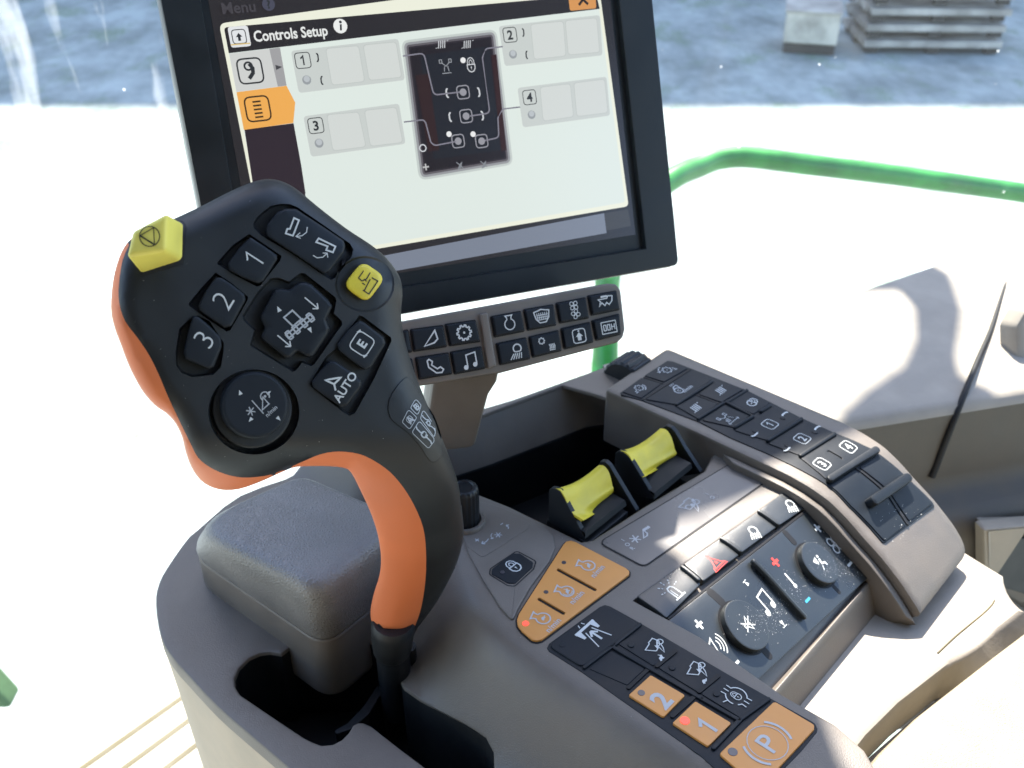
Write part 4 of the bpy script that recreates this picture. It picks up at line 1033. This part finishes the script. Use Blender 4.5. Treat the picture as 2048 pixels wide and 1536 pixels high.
# side column
scr(Z('H', (328,1200),(788,1140),(860,1536),(900,1800),(420,1800)), (44,34,44), name='side_column')
scr([(512,352),(605,352),(640,520),(545,527)], (44,34,44), name='side_column')
scr(Z('H', (185,488),(660,432),(722,788),(253,848)), (206,208,206), name='menu_tab')
scr(Z('H', (560,444),(660,432),(722,788),(640,798)), (160,160,162), name='tab_shade')
scr(Z('H', (253,850),(722,790),(803,948),(785,1138),(322,1203)), (238,172,84), name='active_tab')
BK1 = (40,44,48)
sci(SQ+sc_([('c',-.05,.2,.16,.08),('l',[(0,.3),(.12,.1),(.1,-.1),(-.1,-.32)],.16)], .8), Z('H', 382,650), .0165, BK1)
sci([tri(0,0,0,.5)], Z('H', 640,617), .0050, (70,70,74))
sci(SQ+[('R',0,.24-.13*i,.28,.06,.01) for i in range(5)], Z('H', 452,1005), .0165, (60,44,24))
# title
sci([('R',0,0,1,1,.14)], Z('H', 280,330), .0112, (225,228,230)); sci(SQ+[('p',[(0,.22),(.2,-.02),(.08,-.02),(.08,-.25),(-.08,-.25),(-.08,-.02),(-.2,-.02)])], Z('H', 277,330), .0092, BK1)
sci([('R',0,0,1,.06,.01)], Z('H', 290,400), .0108, (220,190,120))
sci([('t','Controls Setup',0,0,1,.022)], Z('H', 762,298), .0058, (232,234,232), name='lettering', sx=.83)
sci([('d',0,0,.5)], Z('H', 1224,232), .0082, (236,238,236)); sci([('d',.05,.27,.10),('p',[(-.02,.12),(.12,.12),(.06,-.3),(-.08,-.3)])], Z('H', 1224,232), .0082, BK1)
sci([('t','Menu',0,0,1,.02)], Z('H', 272,55), .0060, (66,64,70), name='lettering'); sci([('d',0,0,.5)], Z('H', 552,28), .0072, (70,72,88)); sci([('t','?',0,0,.62,.03)], Z('H', 552,28), .0072, BK1)
# four function panels
GP, GC, GL = (200,206,203), (210,215,212), (190,196,193)
def fpanel(pa, ca, cb, num, np_, b1, b2, knob_):
    scr(pa, GP, r=.0022, name='function_panel')
    for c in (ca, cb):
        scr(c, GL, r=.0022); q = [MS.p2(*z) for z in c]
        _sh[0] += .00004; slab('graphic', MS, off(ccw(q), .0004), emx(GC), ms, top=_sh[0], th=.00003, bev=0, r=.0020, loc=True)
    sci([('r',0,0,.9,.9,.2,.05),('t',num,0,0,.55,.03)], np_, .0096, BK1)
    if b1: sci([(q[0], [(-x, y) for x, y in q[1]]) for q in BRK], b1, .0060, BK1, rot=-4)
    if b2: sci(BRK, b2, .0060, BK1, rot=-4)
    sci([('d',0,0,.5)], knob_, .0052, (150,156,160)); sci([('d',0,0,.5)], (knob_[0], knob_[1]-2), .0036, (186,192,196))
fpanel(Z('H', (760,465),(1765,350),(1828,738),(835,860)), Z('H', (1082,440),(1395,412),(1455,755),(1142,790)), Z('H', (1432,408),(1745,378),(1800,715),(1490,745)), '1', Z('H', 872,555), Z('H', 1008,528), Z('H', 1050,742), Z('H', 908,738))
fpanel(Z('H', (875,1078),(1770,958),(1832,1335),(948,1458)), Z('H', (1090,1060),(1395,1035),(1465,1365),(1150,1405)), Z('H', (1442,1020),(1745,990),(1808,1325),(1500,1362)), '3', Z('H', 992,1165), None, None, Z('H', 1022,1330))
fpanel(Z('T', (548,140),(1105,78),(1120,300),(582,360)), Z('T', (722,128),(905,110),(920,305),(742,325)), Z('T', (912,108),(1088,92),(1105,285),(930,300)), '2', Z('T', 610,188), Z('T', 682,175), Z('T', 702,298), Z('T', 626,295))
fpanel(Z('T', (650,480),(1140,418),(1160,632),(680,698)), Z('T', (772,475),(942,455),(960,640),(790,665)), Z('T', (958,452),(1130,430),(1148,618),(975,640)), '4', Z('T', 716,532), None, None, Z('T', 727,628))
# photo of the key strip with soft edge
pc = [(812,88),(988,66),(1020,322),(846,352)]
cc_ = MS.p2(914,205)
for g, col in ((.0040,(196,204,200)),(.0026,(150,152,156)),(.0012,(96,92,98)),(0,(44,38,46)),(-.0010,(30,25,32))):
    q = off(ccw([MS.p2(*z) for z in pc]), -g+.0016); _sh[0] += .00004
    slab('photo_inset', MS, q, emx(col), ms, top=_sh[0], th=.00003, bev=0, loc=True, r=max(.0004, g+.001))
scr([(842,110),(980,92),(1004,300),(868,318)], (28,31,40), name='photo_inset')
scr([(832,150),(858,147),(880,300),(858,303)], (46,27,29)); scr([(984,110),(994,108),(1014,300),(1004,302)], (50,26,28))
WH = (205,208,212)
for at in ((885,88),(936,88)): sci(HATCH, at, .0085, WH)
sci([('r',-.3,.3,.16,.2,.03,.05),('r',.3,.3,.16,.2,.03,.05),('l',[(-.22,.2),(0,0),(.22,.2)],.05),('l',[(-.3,-.4),(.3,-.4)],.05),('l',[(-.1,0),(-.15,-.3)],.05),('l',[(.1,0),(.15,-.3)],.05)], (893,132), .0100, (150,154,160))
sci(LOCK, (943,130), .0090, WH, sx=.9)
for at in ((927,120),(899,268),(947,268)): sci([('d',0,0,.5)], at, .0034, (235,235,235))
for at in ((927,184),(933,232),(917,282),(964,282)): sci([('r',0,0,.9,.9,.24,.08),('d',0,0,.26)], at, .0085, (150,150,158)); 
for at, fl in (((895,186),0),((958,184),1),((901,234),0),((965,231),1)): sci([(q[0], [(-x, y) if fl else (x, y) for x, y in q[1]]) for q in BRK], at, .0068, WH)
for at in ((920,330),(968,328)): sci([('p',[(-.3,-.4),(.1,-.3),(.3,.3),(0,.1)]),('l',[(-.3,.3),(.3,-.3)],.1)], at, .0065, (130,134,140))
sci([('c',0,0,.4,.14)], (846,296), .0050, WH); sci([('l',[(-.4,0),(.4,0)],.18),('l',[(0,-.4),(0,.4)],.18)], (852,334), .0050, (190,190,190))
LG = (128,126,138)
for pl in ([(806,112),(848,106),(862,166),(868,190),(920,184)], [(1006,93),(972,97),(965,115),(980,226),(940,232)], [(808,244),(850,239),(862,285),(870,291),(912,283)], [(1040,214),(1006,218),(996,235),(998,275),(970,281)]):
    scl(pl, .00085, LG, r=.003)
# button bar below the monitor
bN = (MS.N+Vector((0, 0, .12))).normalized(); bA = (mA-bN*mA.dot(bN)).normalized()
BS = PlaneS(pt(1030,665,.605), bA, bN.cross(bA))
bb = empty('display_button_bar', 'taupe bar with two rows of black symbol keys under the monitor', 'button bar')
slab('frame', BS, Z('R', (-60,370),(1790,28),(1860,32),(1895,80),(1932,400),(1915,470),(1870,512),(900,765),(180,880),(-60,915)), 'body', bb, top=0, th=.016, bev=.0018, r=[0,.004,.004,.004,.004,.004,.004,0,0,0])
slab('divider', BS, Z('R', (728,282),(790,268),(862,700),(795,728)), 'body', bb, top=.0028, th=.003, bev=.0012, r=.001)
BL = [
 (Z('R', (105,420),(140,415),(170,585),(105,590)), None, 0), (Z('R', (110,660),(170,650),(200,800),(120,810)), None, 0),
 (Z('R', (172,410),(425,378),(455,542),(195,580)), [('l',[(-.42,-.4),(.36,.40),(.44,-.12),(.2,-.3)],.09,1)], (318,478)),
 (Z('R', (455,368),(692,335),(728,500),(490,535)), [('l', gear(10,.36,.09),.08,1),('d',0,0,.07)], (596,432)),
 (Z('R', (212,640),(470,602),(498,765),(240,808)), [('l',[(-.42,.38),(-.3,.46),(-.12,.3),(-.2,.1),(.1,-.18),(.3,-.1),(.46,-.28),(.32,-.44),(.0,-.4),(-.4,-.0)],.08,1)], (360,705)),
 (Z('R', (497,595),(738,552),(770,720),(530,765)), NOTE, (640,660)),
 (Z('R', (830,305),(1062,262),(1092,415),(858,462)), ENG, (968,360)),
 (Z('R', (1097,248),(1328,208),(1352,365),(1128,408)), [('l',[(-.5,.32),(-.42,-.1),(-.2,-.36),(.2,-.36),(.42,-.1),(.5,.32),(.2,.38),(0,.44),(-.2,.38)],.07,1)]+[('l',[(-.32+.13*i,.24),(-.30+.12*i,-.22)],.045) for i in range(6)]+[('l',[(-.38,.1-.14*i),(.38,.1-.14*i)],.04) for i in range(3)], (1232,300)),
 (Z('R', (1362,195),(1592,150),(1618,308),(1390,348)), sc_(FAN, .62, .05, .25)+sc_(FAN, .6, .08, -.28, 30), (1490,245)),
 (Z('R', (1622,135),(1845,95),(1870,240),(1650,285)), [('l',[(-.5,.2),(.1,.2),(.2,.34),(.48,.3),(.42,0),(.2,-.2),(.05,-.05),(-.1,-.22),(-.28,-.02),(-.5,-.24),(-.36,.06)],.07,1),('R',-.08,.34,.44,.12,.02)], (1752,180)),
 (Z('R', (872,525),(1105,478),(1138,640),(902,690)), [('a',.16,.16,.25,-50,230,.08),('l',[(0,-.03),(.32,-.03)],.07)]+[('l',[(-.1+.12*i,-.12),(-.36+.17*i,-.46)],.06) for i in range(5)], (1012,585)),
 (Z('R', (1140,470),(1370,420),(1395,575),(1168,628)), sc_([('l', gear(8,.30,.1),.09,1)], .5, -.3, .22)+[('l',[(.12,-.42),(.5,-.42)],.05)]+[('l',[(.16+.1*i,-.36),(.20+.1*i,-.2),(.14+.1*i,-.06)],.06) for i in range(4)], (1270,522)),
 (Z('R', (1402,402),(1628,352),(1655,505),(1428,560)), [('r',0,0,.84,.84,.2,.06),('p',[(0,.22),(.24,-.04),(.12,-.04),(.12,-.28),(-.12,-.28),(-.12,-.04),(-.24,-.04)]),('d',0,.3,.06)], (1535,458)),
 (Z('R', (1655,338),(1868,285),(1880,440),(1688,490)), [('r',0,0,1,.72,.02,.06),('r',-.28,0,.16,.34,.02,.06),('r',-.02,0,.16,.34,.02,.06),('l',[(.18,-.18),(.18,.18)],.06),('l',[(.38,-.18),(.38,.18)],.06),('l',[(.18,0),(.38,0)],.06)], (1778,388))]
for pts, pr, at in BL:
    q = [BS.p2(*z) for z in pts]
    k_ = slab('key', BS, q, 'keyblk', bb, top=.0026, th=.004, bev=.0011, r=.0009, loc=True)
    slab('key_seat', BS, off(ccw(q), -.0007), 'gap', k_, top=.0004, th=.001, bev=0, loc=True, r=.001)
    if pr: icon('symbol', BS, Z('R', *at), .0098, pr, 'print', k_, h=.00285)
# bracket arm
AS = PlaneS(pt(930,820,.64), (mA+MS.N*.35).normalized(), ZZ)
arm = slab('support_arm', AS, [(853,740),(992,715),(989,775),(975,800),(968,850),(962,900),(853,900)], 'body', None, top=0, th=.05, bev=.004, r=.006)
tag(arm, 'taupe upright arm holding the button bar and monitor above the console rim', 'bracket')

# ================================================================== CAB SIDE, OUTSIDE
p0 = pz(1675,847,-.05); p1 = pz(2048,787,-.05); cd = (p1-p0).normalized(); cn = Vector((cd.y, -cd.x, 0))
if cn.y > 0: cn = -cn
# cabin side panel: sill, crease, upright face, ledge
prof = [(-.42,-.035),(-.30,-.040),(-.02,-.049),(-.009,-.0505),(-.003,-.0535),(0,-.060),(.004,-.120),(.007,-.130),(.013,-.136),(.022,-.139),(.030,-.142),(.036,-.150),(.040,-.165),(.045,-.40)]
# sill edge seen at the window
s0 = pz(1550,643,-.04); s1 = pz(1855,557,-.04)
rows = []
for s in (-.16, -.08, 0, .1, .25, .5, .9):
    q = p0+cd*s
    rows.append([Vector((q.x, q.y, 0))+cn*n_+ZZ*z for n_, z in prof])
sp_panel = empty('cab_side_panel', 'cream moulded side panel under the window with a dark parting seam, right of the console', 'wall panel')
# rows run along the crease; trim the window side to the visible sill edge
wl = (s1-s0).normalized()
def sillcut(q):
    # distance along cn to the window line
    t = ((s0.x-q.x)*wl.y-(s0.y-q.y)*wl.x)/(cn.x*wl.y-cn.y*wl.x); return t
for r_, s in zip(rows, (-.16, -.08, 0, .1, .25, .5, .9)):
    q = p0+cd*s; q.z = 0; t = sillcut(q)
    if s > .2: t = -(.925-q.y)/.965
    for i, f in ((0, 1), (1, .6)): r_[i] = Vector((q.x, q.y, 0))+cn*max(min(t*f, -.04), -.85)+ZZ*prof[i][1]
rows = [[r[0]+ZZ*-.02]+r for r in rows]
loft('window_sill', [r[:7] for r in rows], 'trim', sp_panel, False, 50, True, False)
loft('upright_face', [r[6:] for r in rows], 'trim_shade', sp_panel, False, 50, True, False)
sm = [pz(*Z('Q', 1862,25), -.036)+Vector((0,0,.001))]
def onwall(px, py):
    n = cn; d = ray(px, py)
    # wall plane through crease, slight outward lean
    best = None; t = .6
    while t < 1.5:
        q = CAM+d*t; dn = (q-p0).dot(cn); z = q.z
        zz = np.interp(-dn if False else dn, [a for a, b in prof], [b for a, b in prof])
        if z < zz: break
        t += .0015
    return q
seam_pts = [onwall(*Z('Q', x, y)) for x, y in ((1855,60),(1800,240),(1750,400),(1690,540),(1640,660),(1600,760),(1560,860),(1500,1010),(1465,1100),(1440,1160))]
tube('parting_seam', [q+(CAM-q).normalized()*(.012 if i < 5 else .0015) for i, q in enumerate(seam_pts)], .002, 'gap', sp_panel, 8, 3, radii=(.0016,.0034))
# recessed pocket
WS = PlaneS(onwall(2000,1150)+cn*.009, cd, ZZ)
slab('pocket_frame', WS, Z('X', (1600,262),(1640,250),(2048,212),(2700,160),(2700,1500),(2048,1190),(1700,935),(1610,860)), 'body_light', sp_panel, top=.006, th=.012, bev=.004, r=.008, holes=[Z('X', (1690,300),(2048,268),(2600,230),(2600,1400),(2048,1120),(1740,880),(1700,840))], hdepth=.03)
slab('pocket_back', WS, Z('X', (1690,300),(2600,230),(2600,1400),(1700,870)), 'body', sp_panel, top=-.008, th=.004, bev=0)
slab('storage_net', WS, Z('X', (1870,390),(2048,400),(2600,420),(2600,1250),(2048,955),(1760,875)), 'black', sp_panel, top=-.002, th=.004, bev=.001, r=.003)
# door pull partly in frame
HS = PlaneS(onwall(2048,700)+Vector((0,0,.0)), cd, (ZZ-cn*.4).normalized())
dp2 = empty('door_pull', 'cream door pull with a dark recess at the far edge of the side panel', 'handle')
slab('rim', HS, [(2012,650),(2035,612),(2120,590),(2120,800),(2040,742),(2014,720)], 'trim', dp2, top=.012, th=.02, bev=.006, r=.012)
slab('recess', HS, [(2040,655),(2052,628),(2110,610),(2110,765),(2052,735),(2041,715)], 'void', dp2, top=.0135, th=.003, bev=.001, r=.006)

# windscreen with smears and dried drops; left streaks also paint in reflections
gl = bpy.data.materials.new('dirty_glass'); gl.use_nodes = True; nt = gl.node_tree; nt.nodes.clear(); N_ = nt.nodes.new; L_ = nt.links.new
out_ = N_('ShaderNodeOutputMaterial'); tr = N_('ShaderNodeBsdfTransparent'); df = N_('ShaderNodeBsdfTranslucent'); df.inputs[0].default_value = (.8,.85,.88,1); mx_ = N_('ShaderNodeMixShader')
tr.inputs[0].default_value = (.95,.975,.97,1)
tcn = N_('ShaderNodeTexCoord'); m1 = N_('ShaderNodeMapping'); m1.inputs['Rotation'].default_value = (0, R(24), 0); m1.inputs['Scale'].default_value = (11, 1, 2.4); L_(tcn.outputs['Object'], m1.inputs[0])
n1 = N_('ShaderNodeTexNoise'); n1.inputs['Scale'].default_value = 1.6; n1.inputs['Detail'].default_value = 4; L_(m1.outputs[0], n1.inputs['Vector'])
r1 = N_('ShaderNodeMapRange'); r1.inputs[1].default_value = .56; r1.inputs[2].default_value = .72; r1.inputs[4].default_value = .10; L_(n1.outputs['Fac'], r1.inputs[0])
sx_ = N_('ShaderNodeSeparateXYZ'); L_(tcn.outputs['Object'], sx_.inputs[0]); r3 = N_('ShaderNodeMapRange'); r3.inputs[1].default_value = -.12; r3.inputs[2].default_value = -.45; r3.inputs[3].default_value = .10; r3.inputs[4].default_value = 2.8; L_(sx_.outputs[0], r3.inputs[0])
ml_ = N_('ShaderNodeMath'); ml_.operation = 'MULTIPLY'; L_(r1.outputs[0], ml_.inputs[0]); L_(r3.outputs[0], ml_.inputs[1])
v1 = N_('ShaderNodeTexVoronoi'); v1.inputs['Scale'].default_value = 26; L_(tcn.outputs['Object'], v1.inputs['Vector'])
r2 = N_('ShaderNodeMapRange'); r2.inputs[1].default_value = .055; r2.inputs[2].default_value = .03; r2.inputs[4].default_value = .45; L_(v1.outputs['Distance'], r2.inputs[0])
ad = N_('ShaderNodeMath'); ad.operation = 'ADD'; ad.use_clamp = True; L_(ml_.outputs[0], ad.inputs[0]); L_(r2.outputs[0], ad.inputs[1])
ad2 = N_('ShaderNodeMath'); ad2.operation = 'ADD'; ad2.inputs[1].default_value = .012; L_(ad.outputs[0], ad2.inputs[0])
L_(ad2.outputs[0], mx_.inputs[0]); L_(tr.outputs[0], mx_.inputs[1]); L_(df.outputs[0], mx_.inputs[2]); L_(mx_.outputs[0], out_.inputs[0]); MATS['dirty_glass'] = gl
bm = bmesh.new(); bm.faces.new([bm.verts.new(v) for v in ((-1.6,1.30,-.6),(1.7,1.46,-.6),(1.7,1.46,1.0),(-1.6,1.30,1.0))])
wg = finish('windscreen', bm, 'dirty_glass', None, 0, False); tag(wg, 'smeared windscreen glass with dried drops between the cab and the yard', 'window')
# cab shell behind and above the operator
cs = empty('cab_rear_shell', 'taupe rear wall and headliner of the cab behind the operator', 'cab wall')
box('rear_wall', Vector((.1,-.62,.1)), Vector((2.6,0,0)), Vector((0,.03,0)), Vector((0,0,1.8)), 'body_light', cs, .004)
box('headliner', Vector((.1,-.20,.97)), Vector((2.4,0,0)), Vector((0,.80,0)), Vector((0,0,.03)), 'body', cs, .004)
# green grab rail outside
rail = empty('grab_rail', 'bright green tubular grab rail outside, behind the monitor', 'rail')
tube('top_tube', [pt(1205,760,1.62), pt(1213,640,1.64), pt(1222,520,1.66), pt(1260,425,1.70), pt(1345,358,1.76), pt(1400,333,1.80), pt(1440,318,1.82), pt(1500,315,1.83), pt(1620,330,1.85), pt(1800,352,1.90), pt(2060,388,1.97), pt(2300,425,2.02)], .0188, 'green', rail, 20, 6)
tube('corner_post', [pt(1214,560,1.62), pt(1212,700,1.62), pt(1212,900,1.62)], .0190, 'green', rail, 20, 4)
# green ladder side at the lower left
lad = box('ladder_side', pt(-52,1362,1.9), Vector((.10,.0,.0)), Vector((0,.05,0)), Vector((-.035,0,.10)), 'green_pale', None, .01)
tag(lad, 'faded green ladder bracket at the lower edge beyond the cab floor', 'bracket')
# cab floor with ribs
FZ = -.52
fl = [pz(*q, FZ) for q in [(-260,1600),(-5,1455),(165,1352),(330,1262),(520,1290),(760,1700),(200,2000)]]
FS = flatz(FZ)
cf = slab('cab_floor', FS, [(p.dot(U), p.dot(V)) for p in fl], 'floor', None, top=0, th=.03, bev=.004, loc=True); cf['kind'] = 'structure'
mat_r = empty('floor_mat', 'pale ribbed floor mat with thin tan grooves, lower corner beside the console', 'floor mat')
for k, (a, b) in enumerate(zip([(400,1371),(432,1402),(470,1432),(500,1465),(530,1497)], [(130,1562),(215,1562),(300,1562),(380,1562),(452,1562)])):
    A_, B_ = FS.p2(*a), FS.p2(*b); d = Vector(B_)-Vector(A_); B2 = Vector(A_)+d*1.25; A2 = Vector(A_)-d*.25
    slab('groove', FS, caps(tuple(A2), tuple(B2), .0065), 'rib', mat_r, top=.0015, th=.0012, bev=.0002, loc=True)
slab('mat', FS, [FS.p2(*q) for q in [(470,1330),(560,1400),(620,1640),(60,1640),(120,1560)]], 'floor', mat_r, top=.0008, th=.0006, bev=.0002, loc=True)

# outdoor ground
GZ = -3.0
gm = bpy.data.materials.new('ground'); gm.use_nodes = True; nt = gm.node_tree; b = nt.nodes['Principled BSDF']; b.inputs['Roughness'].default_value = .95; b.inputs['Specular IOR Level'].default_value = .1
tc = nt.nodes.new('ShaderNodeTexCoord'); mp = nt.nodes.new('ShaderNodeMapping'); mp.inputs['Scale'].default_value = (1, .6, 1); nt.links.new(tc.outputs['Object'], mp.inputs[0])
def nz(s, d, lo, hi):
    n = nt.nodes.new('ShaderNodeTexNoise'); n.inputs['Scale'].default_value = s; n.inputs['Detail'].default_value = d; n.inputs['Roughness'].default_value = .65; nt.links.new(mp.outputs[0], n.inputs['Vector'])
    r = nt.nodes.new('ShaderNodeMapRange'); r.inputs[1].default_value = lo; r.inputs[2].default_value = hi; nt.links.new(n.outputs['Fac'], r.inputs[0]); return r.outputs[0]
def mixc(f, a, b_):
    m = nt.nodes.new('ShaderNodeMix'); m.data_type = 'RGBA'; nt.links.new(f, m.inputs[0])
    for i, c in ((6, a), (7, b_)):
        if isinstance(c, tuple): m.inputs[i].default_value = (*c, 1)
        else: nt.links.new(c, m.inputs[i])
    return m.outputs[2]
c1 = mixc(nz(1.6, 9, .36, .64), (.165,.19,.185), (.34,.375,.365)); c2 = mixc(nz(1.7, 7, .52, .64), c1, (.12,.18,.10)); c3 = mixc(nz(30, 4, .35, .65), c2, c1)
nt.links.new(c3, b.inputs['Base Color']); MATS['ground'] = gm
bm = bmesh.new(); s = 60
bm.faces.new([bm.verts.new((x, y, GZ)) for x, y in ((-s,-s),(s,-s),(s,s+20),(-s,s+20))])
g = finish('ground', bm, 'ground', None, 0, False); g['kind'] = 'structure'
# pallets
def pallet_stack(lab, c, w, dpt, n, hgt, rot):
    e = empty('pallet_stack', lab, 'pallets'); X = Vector((math.cos(rot), math.sin(rot), 0)); Y = Vector((-X.y, X.x, 0))
    for i in range(n):
        z = GZ+i*hgt
        for k in (-1, 0, 1):
            for j in (-1, 0, 1): box('block', c+X*(w*.44*k+random.uniform(-.02,.02))+Y*dpt*.44*j+ZZ*(z-c.z+.06), X*.14, Y*.12, ZZ*.085, 'wood_dark', e, .004)
        for j in range(6): box('deck_board', c+Y*dpt*(-.45+.18*j)+X*random.uniform(-.015,.015)+ZZ*(z-c.z+.125), X*w, Y*.15, ZZ*.075, 'wood', e, .003)
    return e
pc0 = pz(1868,112,GZ)
pallet_stack('weathered stack of wooden pallets on the shaded gravel beyond the rail', pc0+Vector((0,.6,0)), 1.62, 1.1, 4, .185, R(-2))
q0 = pz(1625,112,GZ)
crate = empty('wooden_crate', 'low pale wooden crate on the shaded gravel, standing next to the pallet stack', 'crate')
cr_c = q0+Vector((.03,.35,0)); ra = R(-14); CX_, CY_ = Vector((math.cos(ra), math.sin(ra), 0)), Vector((-math.sin(ra), math.cos(ra), 0))
box('crate_body', cr_c+ZZ*.30, CX_*.62, CY_*.62, ZZ*.36, 'cardboard', crate, .02)
for j in (-1, 1): box('runner', cr_c+CY_*.25*j+ZZ*.06, CX_*.60, CY_*.09, ZZ*.10, 'wood_dark', crate, .004)
box('lid_board', cr_c+ZZ*.495, CX_*.66, CY_*.66, ZZ*.025, 'wood', crate, .004)
# ================================================================== LIGHT
SUN_AZ, SUN_EL = R(-4), R(53)       # azimuth measured from +Y towards +X
sd = Vector((math.sin(SUN_AZ)*math.cos(SUN_EL), math.cos(SUN_AZ)*math.cos(SUN_EL), math.sin(SUN_EL)))
sl = bpy.data.lights.new('Sun', 'SUN'); sl.energy = 4.4; sl.angle = R(.6); sl.color = (1, .93, .83)
so = bpy.data.objects.new('Sun', sl); link(so); so.rotation_euler = (-sd).to_track_quat('-Z', 'Y').to_euler()
# added unseen sheets, outlined by the wanted shadows projected up toward the sun
def upto(px, py, z, H): q = pz(px, py, z); return q+sd*((H-z)/sd.z)
RH = .95
def roof(name, pts, parent=None):
    q = [p if isinstance(p, Vector) else upto(p[0], p[1], p[2] if len(p) > 2 else 0, RH) for p in pts]
    RS_ = flatz(RH); return slab(name, RS_, [(p.dot(U), p.dot(V)) for p in q], 'body', parent, top=0, th=.012, bev=.002, loc=True)
def upw(x, y): return Vector((x, y, 0))+sd*(RH/sd.z)
rf = roof('console_gobo', [(1735,893),(1700,845),(1620,798),(1480,752),(1345,698), upw(.115,.72), upw(.0,.86), upw(-.36,.86), upw(-.40,.20), upw(.0,.0), upw(.22,.12), (1700,1560),(1655,1440),(1566,1389),(1420,1285),(1345,1205),(1375,1135),(1330,1108),(1308,1065),(1480,1003),(1610,948),(1700,914)])
tag(rf, 'taupe cab roof lining above the console, edge shading the controls', 'roof')
mr_ = roof('sill_gobo', [(1560,638,-.045),(1700,590,-.045),(1850,554,-.045),(1905,578,-.045),(1928,640,-.045),(1915,720,-.045),(1925,757,-.045),(1990,790,-.05),(2048,830,-.05),(1900,900,-.05),(1690,860,-.05),(1690,838,-.05),(1740,800,-.05),(1812,760,-.05),(1838,700,-.045),(1838,645,-.045),(1800,605,-.045),(1700,612,-.045)])  # added unseen sheet that casts the arched sill shadow
tag(mr_, 'curved sun visor arm above the side window sill', 'visor')
# unseen shed added so its shadow covers the far gravel
bt = box('unseen_shed', Vector((-10, 34, GZ+10.35)), Vector((90,0,0)), Vector((0,16,0)), Vector((0,0,20.7)), 'wood', None, .05)
tag(bt, 'long weathered shed beyond the yard that shades the far gravel', 'building')
w = bpy.data.worlds.new('World'); sc.world = w; w.use_nodes = True; nt = w.node_tree
bg = nt.nodes['Background']; sky = nt.nodes.new('ShaderNodeTexSky'); sky.sky_type = 'NISHITA'; sky.sun_disc = False
sky.sun_elevation = SUN_EL; sky.sun_rotation = SUN_AZ; sky.altitude = 100; sky.air_density = 1; sky.dust_density = 1
nt.links.new(sky.outputs[0], bg.inputs[0]); bg.inputs[1].default_value = .15
# ================================================================== CAMERA
cam = bpy.data.cameras.new('Camera'); co = bpy.data.objects.new('Camera', cam); link(co)
co.location = CAM; co.rotation_euler = (R(90)-PITCH, 0, 0)
cam.sensor_width = 36; cam.lens = 36*F/2048; cam.clip_start = .02; cam.clip_end = 300
cam.dof.use_dof = True; cam.dof.focus_distance = .50; cam.dof.aperture_fstop = 16
sc.camera = co
vs = sc.view_settings; vs.view_transform = 'Standard'; vs.look = 'None'; vs.gamma = 1; vs.use_curve_mapping = False; vs.exposure = EXPO
sc.view_settings.exposure = EXPO
sc.cycles.use_denoising = True
sc.cycles.max_bounces = 8
